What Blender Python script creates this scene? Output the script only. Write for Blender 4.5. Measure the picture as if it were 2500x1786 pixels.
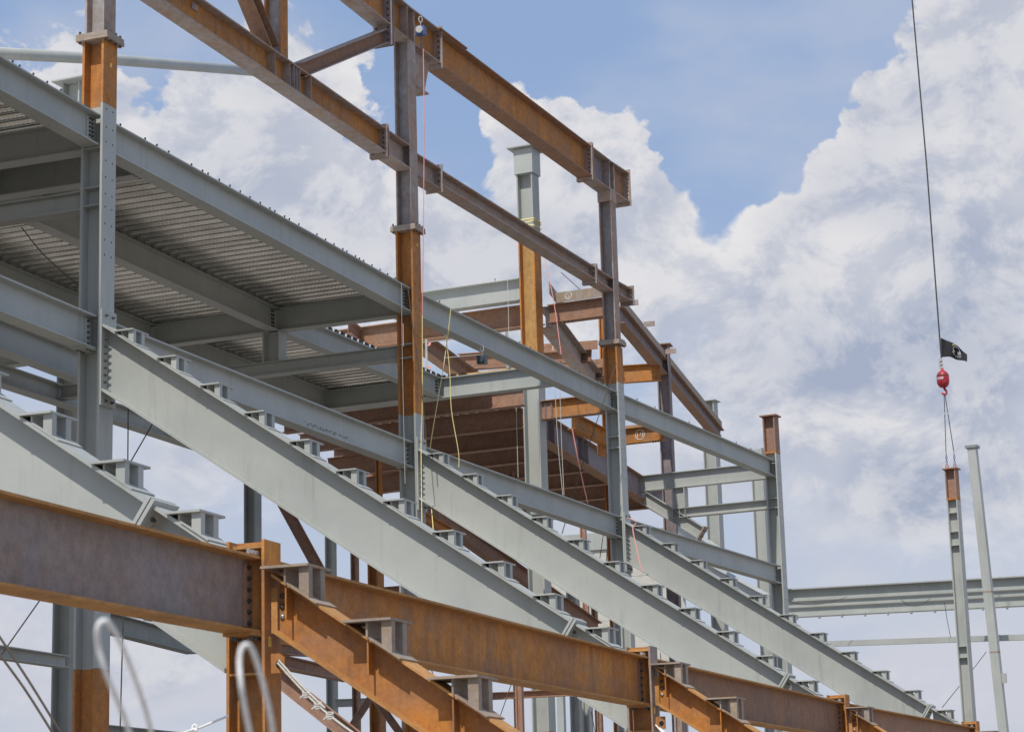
import bpy, math, random
from mathutils import Vector, Matrix

random.seed(7)
scene = bpy.context.scene
for o in list(bpy.data.objects):
    bpy.data.objects.remove(o)
COL = scene.collection
V = Vector
R = math.radians

# ------------------------------------------------------------------ camera
EYE = V((0, 0, 1.7))
pitch, roll = R(12.4695), R(-1.6215)
fwd = V((0, math.cos(pitch), math.sin(pitch)))
rgt = V((1, 0, 0))
upv = V((0, -math.sin(pitch), math.cos(pitch)))
rgt, upv = rgt * math.cos(roll) + upv * math.sin(roll), upv * math.cos(roll) - rgt * math.sin(roll)
cd = bpy.data.cameras.new('camera')
cam = bpy.data.objects.new('camera', cd)
COL.objects.link(cam)
m3 = Matrix((rgt, upv, -fwd)).transposed()
cam.matrix_world = Matrix.Translation(EYE) @ m3.to_4x4()
cd.sensor_width = 36
cd.lens = 5330.6 / 2500 * 36
cd.clip_start = 0.1
cd.clip_end = 6000
cd.dof.use_dof = True
cd.dof.focus_distance = 38
cd.dof.aperture_fstop = 5.6
scene.camera = cam

# ------------------------------------------------------------------ light
SUN_AZ, SUN_EL = R(249.5), R(54)          # direction towards the sun, angle from +x in plan
sdir = V((math.cos(SUN_AZ) * math.cos(SUN_EL), math.sin(SUN_AZ) * math.cos(SUN_EL), math.sin(SUN_EL)))
sl = bpy.data.lights.new('sun', 'SUN')
sl.energy = 3.55
sl.angle = R(0.53)
sl.color = (1.0, 0.935, 0.83)
so = bpy.data.objects.new('sun', sl)
COL.objects.link(so)
so.rotation_euler = sdir.to_track_quat('Z', 'Y').to_euler()
so.location = (-20, -40, 60)

scene.view_settings.view_transform = 'Standard'
scene.view_settings.look = 'None'
scene.view_settings.exposure = 0.0
scene.view_settings.gamma = 1.0

# ------------------------------------------------------------------ sky with cumulus
world = bpy.data.worlds.new('World')
scene.world = world
world.use_nodes = True
nt = world.node_tree
nt.nodes.clear()


class NT:
    def __init__(self, tree):
        self.t = tree

    def n(self, kind, **kw):
        nd = self.t.nodes.new(kind)
        for k, v in kw.items():
            setattr(nd, k, v)
        return nd

    def put(self, sock, val):
        if hasattr(val, 'is_output') or isinstance(val, bpy.types.NodeSocket):
            self.t.links.new(val, sock)
        else:
            sock.default_value = val

    def math(self, op, a, b=0.0, c=0.0, clamp=False):
        nd = self.n('ShaderNodeMath', operation=op)
        nd.use_clamp = clamp
        self.put(nd.inputs[0], a)
        self.put(nd.inputs[1], b)
        self.put(nd.inputs[2], c)
        return nd.outputs[0]

    def vmath(self, op, a, b=(0, 0, 0), s=None):
        nd = self.n('ShaderNodeVectorMath', operation=op)
        self.put(nd.inputs[0], a)
        self.put(nd.inputs[1], b)
        if s is not None:
            self.put(nd.inputs['Scale'], s)
        return nd.outputs['Value'] if op in ('DISTANCE', 'DOT_PRODUCT', 'LENGTH') else nd.outputs['Vector']

    def noise(self, vec, scale, detail=6.0, rough=0.55, dist=0.0, lac=2.0):
        nd = self.n('ShaderNodeTexNoise')
        self.put(nd.inputs['Vector'], vec)
        nd.inputs['Scale'].default_value = scale
        nd.inputs['Detail'].default_value = detail
        nd.inputs['Roughness'].default_value = rough
        nd.inputs['Distortion'].default_value = dist
        nd.inputs['Lacunarity'].default_value = lac
        return nd.outputs['Fac']

    def ramp(self, x, a, b, lo=0.0, hi=1.0, smooth=True):
        nd = self.n('ShaderNodeMapRange')
        nd.interpolation_type = 'SMOOTHSTEP' if smooth else 'LINEAR'
        self.put(nd.inputs['Value'], x)
        for s, v in zip(('From Min', 'From Max', 'To Min', 'To Max'), (a, b, lo, hi)):
            nd.inputs[s].default_value = v
        return nd.outputs['Result']

    def mix(self, f, a, b, mode='MIX'):
        nd = self.n('ShaderNodeMix', data_type='RGBA', blend_type=mode)
        self.put(nd.inputs['Factor'], f)
        self.put(nd.inputs['A'], a if not isinstance(a, tuple) or len(a) == 4 else (*a, 1))
        self.put(nd.inputs['B'], b if not isinstance(b, tuple) or len(b) == 4 else (*b, 1))
        return nd.outputs['Result']


w = NT(nt)
direc = w.n('ShaderNodeTexCoord').outputs['Generated']
sky = w.n('ShaderNodeTexSky', sky_type='NISHITA')
sky.sun_disc = False
sky.sun_elevation = SUN_EL
sky.sun_rotation = math.pi / 2 - SUN_AZ
sky.altitude = 200
sky.air_density = 1.0
sky.dust_density = 1.6
sky.ozone_density = 1.0
CLOUDS = [  # azimuth (deg, + to the right), elevation (deg), radius, weight: the big cumulus heads
    (-6.94, 18.21, 4.73, 0.46),
    (-4.71, 19.85, 1.89, 0.36),
    (-7.91, 15.05, 4.96, 0.55),
    (-4.03, 15.76, 3.55, 0.50),
    (-5.99, 13.65, 5.67, 0.45),
    (-12.26, 19.12, 2.01, 0.12),
    (-11.26, 16.39, 3.55, 0.30),
    (0.85, 18.71, 2.36, 0.46),
    (2.53, 17.36, 2.72, 0.46),
    (4.20, 16.23, 2.01, 0.36),
    (2.06, 14.67, 4.96, 0.60),
    (-0.04, 13.79, 4.73, 0.45),
    (13.14, 19.64, 3.43, 0.48),
    (11.01, 18.35, 2.60, 0.42),
    (9.20, 16.52, 2.36, 0.42),
    (7.47, 15.94, 1.54, 0.40),
    (12.41, 16.38, 4.49, 0.40),
    (10.40, 13.06, 6.62, 0.85),
    (6.24, 13.31, 5.44, 0.55),
    (9.63, 10.42, 3.90, 0.55),
    (11.82, 8.55, 4.49, 0.50),
    (4.21, 8.34, 4.73, 0.25),
    (-7.66, 7.45, 4.73, 0.30),
    (-11.09, 4.61, 4.73, 0.25),
    (6.02, 20.57, 4.96, -0.48),
    (6.48, 17.64, 2.13, -0.50),
    (-2.66, 19.95, 1.54, -0.50),
    (1.70, 21.47, 3.19, -0.46),
    (-9.75, 20.35, 1.42, -0.50),
    (-1.52, 18.19, 1.18, -0.40),
    (9.11, 20.69, 2.13, -0.38),
    (5.44, 18.86, 2.01, -0.34),
    (-8.29, 21.53, 1.77, -0.20),
]

BELLIES = [  # shaded cloud bases
    (8.33, 12.25, 1.77, 0.34),
    (10.11, 12.26, 2.01, 0.38),
    (12.09, 12.24, 2.13, 0.34),
    (6.60, 13.29, 1.77, 0.20),
    (10.59, 9.09, 1.54, 0.30),
    (12.32, 9.10, 1.54, 0.28),
    (7.52, 14.65, 1.77, 0.16),
    (4.17, 12.94, 2.36, 0.18),
    (-6.46, 14.59, 2.36, 0.10),
    (1.48, 15.64, 1.77, 0.14),
    (12.29, 14.78, 1.89, 0.12),
]


def sdirv(az, el):
    a, e = R(az), R(el)
    return (math.sin(a) * math.cos(e), math.cos(a) * math.cos(e), math.sin(e))


warp = w.n('ShaderNodeTexNoise')
w.put(warp.inputs['Vector'], direc)
warp.inputs['Scale'].default_value = 30.0
warp.inputs['Detail'].default_value = 3.0
warp.inputs['Roughness'].default_value = 0.55
bulge = w.vmath('ADD', direc, w.vmath('SCALE', w.vmath('SUBTRACT', warp.outputs['Color'], (0.5, 0.5, 0.5)), s=0.055))
heads = None
for az, el, rad, wt in CLOUDS:
    q = w.ramp(w.vmath('DISTANCE', bulge, sdirv(az, el)), 0.0, R(rad), wt, 0.0)
    heads = q if heads is None else w.math('ADD', heads, q)
sep = w.n('ShaderNodeSeparateXYZ')
w.put(sep.inputs[0], direc)
elev = sep.outputs['Z']
stretch = w.vmath('MULTIPLY', direc, (1, 1, 1.25))
puffs = w.noise(stretch, 17.0, 9.0, 0.62, 0.35, 2.2)
puffs_sun = w.noise(w.vmath('ADD', stretch, (-0.009, 0.0, 0.015)), 17.0, 5.0, 0.62, 0.35, 2.2)
soft = w.noise(w.vmath('MULTIPLY', direc, (1, 1, 2.2)), 8.0, 4.0, 0.5)
body = w.math('MULTIPLY_ADD', w.math('SUBTRACT', puffs, 0.5), 1.40, heads)
body = w.math('ADD', body, w.math('MULTIPLY_ADD', soft, 0.9, -0.50))
body = w.math('SUBTRACT', body, w.ramp(elev, 0.40, 0.70, 0.0, 0.22))   # gaps open up overhead
width = w.ramp(elev, 0.22, 0.305, 0.75, 0.11)            # hazier, softer clouds low down
cover = w.math('DIVIDE', body, width, clamp=True)
cover = w.ramp(cover, 0.0, 1.0)
relief = w.math('SUBTRACT', puffs, puffs_sun)
deep = w.ramp(body, 0.05, 0.75, 1.0, 0.0)
shade = w.ramp(relief, -0.12, 0.10, 0.0, 1.0)
shade = w.math('MULTIPLY_ADD', shade, 0.46, w.math('MULTIPLY_ADD', w.ramp(soft, 0.36, 0.62, 1.0, 0.0), 0.26, 0.17))
shade = w.math('MULTIPLY_ADD', deep, 0.15, shade)
for az, el, rad, wt in BELLIES:
    shade = w.math('SUBTRACT', shade, w.ramp(w.vmath('DISTANCE', bulge, sdirv(az, el)), 0.0, R(rad), wt, 0.0))
shade = w.math('MAXIMUM', shade, 0.0, clamp=True)
ccol = w.mix(shade, (3.7, 4.25, 5.55, 1), (8.3, 8.1, 8.1, 1))
blue = w.mix(0.70, sky.outputs['Color'], (3.35, 4.75, 7.55, 1))
veil = w.math('MULTIPLY_ADD', w.ramp(soft, 0.40, 0.66), 0.40, w.ramp(elev, 0.04, 0.36, 0.70, 0.0), clamp=True)
base = w.mix(veil, blue, (6.0, 6.2, 6.95, 1))
final = w.mix(w.math('MULTIPLY', cover, 0.95), base, ccol)
below = w.ramp(sep.outputs['Z'], -0.05, 0.0)
final = w.mix(below, (1.2, 1.1, 1.0, 1), final)
bg = w.n('ShaderNodeBackground')
w.put(bg.inputs['Color'], final)
bg.inputs['Strength'].default_value = 0.10
world.cycles.sampling_method = 'MANUAL'
world.cycles.sample_map_resolution = 512
wo = w.n('ShaderNodeOutputWorld')
nt.links.new(bg.outputs[0], wo.inputs[0])

# ------------------------------------------------------------------ materials
MATS = {}


def new_mat(name):
    m = bpy.data.materials.new(name)
    m.use_nodes = True
    m.node_tree.nodes.clear()
    k = NT(m.node_tree)
    out = k.n('ShaderNodeOutputMaterial')
    b = k.n('ShaderNodeBsdfPrincipled')
    m.node_tree.links.new(b.outputs[0], out.inputs['Surface'])
    MATS[name] = m
    pos = k.n('ShaderNodeNewGeometry').outputs['Position']
    rnd = k.n('ShaderNodeObjectInfo').outputs['Random']
    return k, b, pos, rnd


def bump(k, b, h, strength=0.15, dist=0.01):
    nd = k.n('ShaderNodeBump')
    nd.inputs['Strength'].default_value = strength
    nd.inputs['Distance'].default_value = dist
    k.put(nd.inputs['Height'], h)
    k.put(b.inputs['Normal'], nd.outputs[0])


def paint(name, c1, c2, dirt=(0.16, 0.15, 0.12), rough=0.5, streak=0.35):
    k, b, pos, rnd = new_mat(name)
    n1 = k.noise(pos, 0.9, 5, 0.6, 0.3)
    n2 = k.noise(k.vmath('MULTIPLY', pos, (7, 7, 0.7)), 1.0, 5, 0.6)
    n3 = k.noise(pos, 14.0, 4, 0.6)
    c = k.mix(k.ramp(n1, 0.3, 0.7), (*c1, 1), (*c2, 1))
    tone = k.math('MULTIPLY_ADD', rnd, 0.12, 0.94)
    c = k.mix(1.0, c, k.vmath('SCALE', (1, 1, 1), s=tone), 'MULTIPLY')
    c = k.mix(k.math('MULTIPLY', k.ramp(n2, 0.52, 0.78), streak), c, (*dirt, 1))
    c = k.mix(k.math('MULTIPLY', k.ramp(n3, 0.64, 0.74), 0.22), c, (*[min(1, v * 1.35) for v in c2], 1))
    c = k.mix(k.math('MULTIPLY', k.ramp(k.noise(pos, 3.1, 6, 0.7), 0.62, 0.78), 0.25), c, (*dirt, 1))
    k.put(b.inputs['Base Color'], c)
    k.put(b.inputs['Roughness'], k.math('MULTIPLY_ADD', n3, 0.25, rough - 0.12))
    bump(k, b, n3, 0.08, 0.01)


def rust(name, bright, mid, dark, scale_c=None, scale_amt=0.3, amt=0.5):
    """weathered bare steel: orange bloom, brown film and left-over mill scale"""
    k, b, pos, rnd = new_mat(name)
    off = k.vmath('ADD', pos, k.vmath('SCALE', (37, 11, 23), s=rnd))
    n1 = k.noise(off, 0.85, 6, 0.62, 0.6)
    n2 = k.noise(k.vmath('MULTIPLY', off, (4, 4, 0.5)), 1.0, 5, 0.62)
    n3 = k.noise(off, 26.0, 4, 0.65)
    n4 = k.noise(off, 2.2, 6, 0.66, 0.3)
    c = k.mix(k.ramp(n1, 0.33, 0.66), (*mid, 1), (*bright, 1))
    c = k.mix(k.math('MULTIPLY', k.ramp(n2, 0.46, 0.72), amt), c, (*dark, 1))
    c = k.mix(k.math('MULTIPLY', k.ramp(n3, 0.5, 0.7), 0.22), c, (*[v * 0.55 for v in mid], 1))
    c = k.mix(k.math('MULTIPLY', k.ramp(n3, 0.60, 0.36), 0.10), c, (*[min(1, v * 1.5) for v in bright], 1))
    n6 = k.noise(k.vmath('MULTIPLY', off, (0.55, 0.55, 1.9)), 1.0, 4, 0.55, 0.5)
    c = k.mix(k.math('MULTIPLY', k.ramp(n6, 0.44, 0.60), 0.24), c, (*(scale_c or dark), 1))
    if scale_c:
        c = k.mix(k.math('MULTIPLY', k.ramp(n4, 0.40, 0.68), scale_amt), c, (*scale_c, 1))
    n5 = k.noise(off, 7.5, 6, 0.68)
    c = k.mix(1.0, c, k.vmath('SCALE', (1, 1, 1), s=k.ramp(n5, 0.3, 0.7, 0.84, 1.14)), 'MULTIPLY')
    tone = k.math('MULTIPLY_ADD', rnd, 0.2, 0.92)
    c = k.mix(1.0, c, k.vmath('SCALE', (1, 1, 1), s=tone), 'MULTIPLY')
    k.put(b.inputs['Base Color'], c)
    k.put(b.inputs['Roughness'], k.math('MULTIPLY_ADD', n3, 0.3, 0.62))
    bump(k, b, n3, 0.25, 0.012)


def plain(name, c, rough=0.5, metal=0.0, var=0.15, sc=20):
    k, b, pos, rnd = new_mat(name)
    n = k.noise(pos, sc, 4, 0.6)
    k.put(b.inputs['Base Color'], k.mix(k.ramp(n, 0.3, 0.7), (*[v * (1 - var) for v in c], 1), (*[min(1, v * (1 + var)) for v in c], 1)))
    b.inputs['Roughness'].default_value = rough
    b.inputs['Metallic'].default_value = metal


paint('paint', (0.362, 0.386, 0.370), (0.418, 0.438, 0.419), streak=0.28)
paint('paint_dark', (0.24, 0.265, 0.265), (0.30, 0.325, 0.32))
rust('rust', (0.52, 0.215, 0.034), (0.39, 0.152, 0.030), (0.19, 0.088, 0.034), (0.24, 0.165, 0.13), 0.34, 0.55)
rust('rust_column', (0.50, 0.205, 0.040), (0.40, 0.155, 0.034), (0.20, 0.09, 0.035), (0.26, 0.16, 0.10), 0.30, 0.50)
rust('rust_brown', (0.35, 0.180, 0.095), (0.28, 0.155, 0.095), (0.19, 0.115, 0.080), (0.25, 0.175, 0.15), 0.40, 0.40)
rust('film_brown', (0.27, 0.20, 0.165), (0.255, 0.215, 0.205), (0.26, 0.14, 0.065), (0.28, 0.255, 0.255), 0.6, 0.35)
rust('rust_ochre', (0.50, 0.30, 0.105), (0.42, 0.24, 0.08), (0.30, 0.16, 0.06), None, 0, 0.35)
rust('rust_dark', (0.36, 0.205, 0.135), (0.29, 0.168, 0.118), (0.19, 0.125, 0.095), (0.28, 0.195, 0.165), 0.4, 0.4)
rust('mill_scale', (0.34, 0.225, 0.165), (0.27, 0.22, 0.20), (0.33, 0.165, 0.065), (0.36, 0.335, 0.335), 0.6, 0.5)
rust('mill_web', (0.30, 0.27, 0.26), (0.27, 0.26, 0.265), (0.22, 0.16, 0.12), (0.36, 0.355, 0.375), 0.8, 0.3)
rust('purple_scale', (0.24, 0.205, 0.215), (0.205, 0.17, 0.18), (0.18, 0.09, 0.05), (0.26, 0.235, 0.25), 0.6, 0.4)
rust('weld_plate', (0.34, 0.255, 0.175), (0.28, 0.225, 0.185), (0.26, 0.15, 0.06), (0.33, 0.30, 0.29), 0.55, 0.4)
rust('rust_edge', (0.52, 0.27, 0.09), (0.44, 0.21, 0.06), (0.24, 0.12, 0.05), None, 0, 0.3)
plain('bolt_steel', (0.10, 0.095, 0.09), 0.45, 0.4)
plain('bolt_bright', (0.45, 0.42, 0.39), 0.35, 0.6)
plain('hole', (0.012, 0.012, 0.014), 0.9)
plain('wire', (0.045, 0.042, 0.04), 0.6)
plain('wire_brown', (0.085, 0.065, 0.05), 0.7)
plain('wire_rope', (0.86, 0.86, 0.85), 0.5, 0.0, 0.2, 120)
plain('rope_white', (0.52, 0.51, 0.47), 0.8, 0, 0.2, 90)
plain('rope_yellow', (0.80, 0.70, 0.30), 0.7, 0, 0.15, 60)
plain('rope_pink', (0.72, 0.30, 0.27), 0.7, 0, 0.15, 60)
plain('chalk', (0.85, 0.84, 0.80), 0.9)
plain('tag_yellow', (0.75, 0.52, 0.10), 0.7)
plain('red_paint', (0.36, 0.02, 0.032), 0.42, 0.0, 0.35, 9)
plain('white_label', (0.75, 0.74, 0.70), 0.6)
plain('black_ink', (0.015, 0.015, 0.016), 0.7)
plain('flag_black', (0.012, 0.013, 0.017), 0.85, 0, 0.3, 14)
plain('flag_white', (0.62, 0.62, 0.60), 0.85, 0, 0.1, 14)
plain('blue_plastic', (0.05, 0.12, 0.30), 0.4)
plain('dark_plastic', (0.04, 0.06, 0.075), 0.4)
plain('silver', (0.55, 0.54, 0.52), 0.35, 0.5)
plain('scuff', (0.27, 0.245, 0.21), 0.8)
plain('lumber', (0.52, 0.30, 0.11), 0.8, 0, 0.25, 6)
plain('siding', (0.52, 0.51, 0.46), 0.7, 0, 0.08, 3)
plain('slate', (0.055, 0.06, 0.085), 0.7)
plain('gold', (0.55, 0.45, 0.25), 0.4)
plain('dirt', (0.27, 0.24, 0.20), 0.95, 0, 0.3, 0.6)
plain('roof_blue', (0.22, 0.27, 0.32), 0.6)

k, b, pos, rnd = new_mat('galvanised')
n1 = k.noise(pos, 1.3, 4, 0.6, 0.5)
n3 = k.noise(pos, 40.0, 3, 0.6)
cc = k.mix(k.ramp(n1, 0.35, 0.65), (0.78, 0.765, 0.72, 1), (0.95, 0.94, 0.90, 1))
cc = k.mix(k.math('MULTIPLY', k.ramp(n3, 0.5, 0.7), 0.15), cc, (0.45, 0.44, 0.41, 1))
cc = k.mix(1.0, cc, k.vmath('SCALE', (1, 1, 1), s=k.math('MULTIPLY_ADD', rnd, 0.26, 0.78)), 'MULTIPLY')
k.put(b.inputs['Base Color'], cc)
b.inputs['Metallic'].default_value = 0.85
k.put(b.inputs['Roughness'], k.math('MULTIPLY_ADD', n3, 0.16, 0.16))

# ------------------------------------------------------------------ mesh helpers


class MB:
    def __init__(self):
        self.v, self.f = [], []

    def quadbox(self, p):
        """8 corners: bottom 4 then top 4, same order"""
        n = len(self.v)
        self.v += [V(q) for q in p]
        a, bb, c, d = V(p[0]), V(p[1]), V(p[3]), V(p[4])
        fl = (bb - a).cross(c - a).dot(d - a) < 0
        for q in ((3, 2, 1, 0), (4, 5, 6, 7), (0, 1, 5, 4), (1, 2, 6, 5), (2, 3, 7, 6), (3, 0, 4, 7)):
            self.f.append(tuple(n + i for i in (q[::-1] if fl else q)))
        return self

    def pbox(self, o, a, b, c):
        o, a, b, c = V(o), V(a), V(b), V(c)
        return self.quadbox([o, o + a, o + a + b, o + b, o + c, o + a + c, o + a + b + c, o + b + c])

    def cbox(self, cen, a, b, c):
        """centred box with full edge vectors"""
        a, b, c = V(a), V(b), V(c)
        return self.pbox(V(cen) - (a + b + c) / 2, a, b, c)

    def prism(self, pts, ext):
        """planar polygon extruded"""
        pts = [V(p) for p in pts]
        ext = V(ext)
        n, m = len(self.v), len(pts)
        nr = V((0, 0, 0))
        for i in range(m):
            nr += pts[i].cross(pts[(i + 1) % m])
        if nr.dot(ext) < 0:
            pts = pts[::-1]
        self.v += pts + [p + ext for p in pts]
        self.f.append(tuple(n + i for i in range(m))[::-1])
        self.f.append(tuple(n + m + i for i in range(m)))
        for i in range(m):
            j = (i + 1) % m
            self.f.append((n + i, n + j, n + m + j, n + m + i))
        return self

    def tube(self, pts, r, n=6, caps=True):
        pts = [V(p) for p in pts]
        rs = r if isinstance(r, (list, tuple)) else [r] * len(pts)
        base = len(self.v)
        prev = None
        for i, p in enumerate(pts):
            t = (pts[min(i + 1, len(pts) - 1)] - pts[max(i - 1, 0)]).normalized()
            if prev is None:
                e = t.cross(V((0, 0, 1)) if abs(t.z) < 0.9 else V((1, 0, 0))).normalized()
            else:
                e = (prev - t * prev.dot(t)).normalized()
            prev = e
            g = t.cross(e)
            for j in range(n):
                a = 2 * math.pi * j / n
                self.v.append(p + (e * math.cos(a) + g * math.sin(a)) * rs[i])
        for i in range(len(pts) - 1):
            for j in range(n):
                q = base + i * n
                self.f.append((q + j, q + (j + 1) % n, q + n + (j + 1) % n, q + n + j))
        if caps:
            self.f.append(tuple(base + j for j in range(n))[::-1])
            e = base + (len(pts) - 1) * n
            self.f.append(tuple(e + j for j in range(n)))
        return self

    def lathe(self, c, axis, prof, n=20):
        """profile [(h, r)] around axis at c"""
        axis = V(axis).normalized()
        self.tube([V(c) + axis * h for h, r in prof], [r for h, r in prof], n)
        return self

    def bolt(self, p, nrm, r=0.022, h=0.03):
        p, nrm = V(p), V(nrm).normalized()
        return self.tube([p, p + nrm * h], r, 6)

    def build(self, name, mat, parent=None, smooth=False):
        off = BASE.get(parent.name, V((0, 0, 0))) if parent else V((0, 0, 0))
        me = bpy.data.meshes.new(name)
        me.from_pydata([tuple(p - off) for p in self.v], [], self.f)
        me.materials.append(MATS[mat])
        if smooth:
            for q in me.polygons:
                q.use_smooth = True
        o = bpy.data.objects.new(name, me)
        COL.objects.link(o)
        if parent:
            o.parent = parent
        BASE[o.name] = off
        return o


BASE = {}


def thing(name, label, cat, loc, group=None):
    o = bpy.data.objects.new(name, None)
    o.empty_display_size = 0.2
    COL.objects.link(o)
    o.location = loc
    BASE[o.name] = V(loc)
    tag(o, label, cat, group)
    return o


def tag(o, label, cat, group=None):
    o['label'] = label
    o['category'] = cat
    if group:
        o['group'] = group
    return o


def solo(mb, name, mat, label, cat, group=None, smooth=False):
    return tag(mb.build(name, mat, None, smooth), label, cat, group)


BOLTS = {}


def bolt_obj(parent, p, nrm, r=0.024, h=0.035, mat='bolt_steel'):
    """one bolt head or nut as its own part, mesh shared between alike ones"""
    key = (round(r, 4), round(h, 4), mat)
    if key not in BOLTS:
        mb = MB().tube([(0, 0, -0.004), (0, 0, h * 0.55)], r, 6).tube([(0, 0, h * 0.5), (0, 0, h * 1.25)], r * 0.55, 8)
        me = bpy.data.meshes.new('bolt')
        me.from_pydata([tuple(q) for q in mb.v], [], mb.f)
        me.materials.append(MATS[mat])
        BOLTS[key] = me
    o = bpy.data.objects.new('bolt', BOLTS[key])
    COL.objects.link(o)
    o.parent = parent
    q = V(nrm).to_track_quat('Z', 'Y')
    o.matrix_local = Matrix.Translation(V(p) - BASE[parent.name]) @ q.to_matrix().to_4x4()
    BASE[o.name] = BASE[parent.name]
    return o


# ------------------------------------------------------------------ structural grid (metres)
A = {-1: (-10.780, 22.231), 0: (-6.663, 34.0), 1: (-2.202, 45.759), 2: (2.702, 57.30), 3: (8.207, 68.735), 4: (16.16, 80.0)}
ANG = {-1: -19.4, 0: -20.9, 1: -22.3, 2: -24.2, 3: -26.0, 4: -29.0}
A = {i: V((*p, 0)) for i, p in A.items()}


def rv(i):
    a = R(ANG[i])
    return V((math.cos(a), math.sin(a), 0))


def tv(i):
    a = R(ANG[i] + 90)
    return V((math.cos(a), math.sin(a), 0))


UZ = V((0, 0, 1))


def gp(i, u, w, z):
    """grid line i, u metres towards the field, w metres along the stand, height z"""
    return A[i] + rv(i) * u + tv(i) * w + UZ * z


def fp(i, s, u, z):
    """between grid lines i and i+1 at fraction s"""
    a, b2 = gp(i, u, 0, z), gp(i + 1, u, 0, z)
    return a + (b2 - a) * s


def member(t, p0, p1, d, bf, tf, tw, mat, mat_edge=None, up=UZ, smat=None):
    """rolled I section, p0/p1 on the top centre line; web, top_flange, bottom_flange become parts of t"""
    p0, p1 = V(p0), V(p1)
    ax = p1 - p0
    n = ax.normalized()
    z = (up - n * up.dot(n)).normalized()
    y = z.cross(n)
    MB().cbox((p0 + p1) / 2 - z * d / 2, ax, y * tw, z * (d - 2 * tf)).build('web', smat or mat, t)
    MB().cbox((p0 + p1) / 2 - z * tf / 2, ax, y * bf, z * tf).build('top_flange', mat_edge or mat, t)
    MB().cbox((p0 + p1) / 2 - z * (d - tf / 2), ax, y * bf, z * tf).build('bottom_flange', mat_edge or mat, t)
    return n, y, z


def beam(label, p0, p1, d, bf=0.3, tf=0.024, tw=0.016, mat='paint', mat_edge=None, cat='beam', name='steel_beam', group=None, up=UZ):
    t = thing(name, label, cat, (V(p0) + V(p1)) / 2, group)
    t['_ax'] = 0
    del t['_ax']
    n, y, z = member(t, p0, p1, d, bf, tf, tw, mat, mat_edge, up)
    return t, n, y, z


def endplate(t, p, n, y, z, d, bf, mat, th=0.03, over=0.09, drop=0.10, bolts=0, bmat='bolt_steel', side=-1):
    """end plate across a beam at top-centre point p with bolts down both sides"""
    p = V(p)
    hgt = d + over + drop
    MB().cbox(p + z * (over - drop - d) / 2, n * th, y * (bf + 0.06), z * hgt).build('end_plate', mat, t)
    if bolts:
        mb = MB()
        for k2 in range(bolts):
            f = (k2 + 0.5) / bolts
            for sd in (-1, 1):
                q = p + z * (over * 0.6 - f * (hgt - 0.08)) + y * sd * (bf * 0.36)
                mb.bolt(q + n * side * th / 2, n * side, 0.022, 0.035)
        mb.build('bolt_row', bmat, t)


def hcol(t, xy, ang, z0, z1, d, b2, tf, tw, mat, emat=None, wmat=None):
    """H column segment: flanges face the field (direction ang), web between"""
    a = R(ang)
    r = V((math.cos(a), math.sin(a), 0))
    tt = V((-r.y, r.x, 0))
    c = V((xy[0], xy[1], (z0 + z1) / 2))
    h = UZ * (z1 - z0)
    MB().cbox(c, r * (d - 2 * tf), tt * tw, h).build('web', wmat or mat, t)
    MB().cbox(c + r * (d - tf) / 2, r * tf, tt * b2, h).build('flange', emat or mat, t)
    MB().cbox(c - r * (d - tf) / 2, r * tf, tt * b2, h).build('flange', emat or mat, t)
    return r, tt


def plate(t, cen, a, b2, c, mat, name='plate'):
    return MB().cbox(cen, a, b2, c).build(name, mat, t)


def stroke(mb, org, ex, ey, pts, r=0.012):
    mb.tube([V(org) + V(ex) * x + V(ey) * y for x, y in pts], r, 4)


DIGITS = {'1': [[(0.25, 0), (0.25, 1)]], '5': [[(0.6, 1), (0.1, 1), (0.1, 0.55), (0.5, 0.6), (0.6, 0.3), (0.4, 0), (0.05, 0.08)]],
          '4': [[(0.1, 1), (0.05, 0.45), (0.65, 0.5)], [(0.55, 1), (0.5, 0)]],
          '0': [[(0.3, 1), (0.05, 0.6), (0.15, 0.05), (0.45, 0.05), (0.6, 0.6), (0.3, 1)]],
          '3': [[(0.05, 0.95), (0.55, 0.95), (0.25, 0.55), (0.6, 0.35), (0.4, 0), (0.02, 0.08)]],
          '6': [[(0.55, 1), (0.1, 0.5), (0.15, 0.05), (0.5, 0.05), (0.55, 0.4), (0.12, 0.42)]],
          '/': [[(0.1, 0), (0.45, 1)]]}


def chalk(t, org, ex, ey, text, r=0.011, ring=False, mat='chalk'):
    mb = MB()
    for i, ch in enumerate(text):
        for pl in DIGITS[ch]:
            stroke(mb, org, ex, ey, [(x + i * 0.8 + random.uniform(-.03, .03), y) for x, y in pl], r)
    if ring:
        cx = 0.4 * len(text) - 0.05
        stroke(mb, org, ex, ey, [(cx + 0.95 * math.cos(a / 14 * math.tau), 0.5 + 0.95 * math.sin(a / 14 * math.tau)) for a in range(15)], r)
    return mb.build('chalk_mark', mat, t)

# ------------------------------------------------------------------ setting
g = MB()
g.v += [V((-2500, -2500, 0)), V((2500, -2500, 0)), V((2500, 2500, 0)), V((-2500, 2500, 0))]
g.f.append((0, 1, 2, 3))
gr = g.build('ground', 'dirt')
gr['kind'] = 'structure'

# ------------------------------------------------------------------ main columns (line A)
UC = 0.02


def holes(t, i, zs, us, off=0.10):
    mb = MB()
    for z in zs:
        for sd in (-1, 1):
            p = gp(i, us, sd * off, z + sd * -0.0)
            mb.tube([p - rv(i) * 0.004, p + rv(i) * 0.0015], 0.016, 8)
    mb.build('bolt_holes', 'hole', t)


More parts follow.
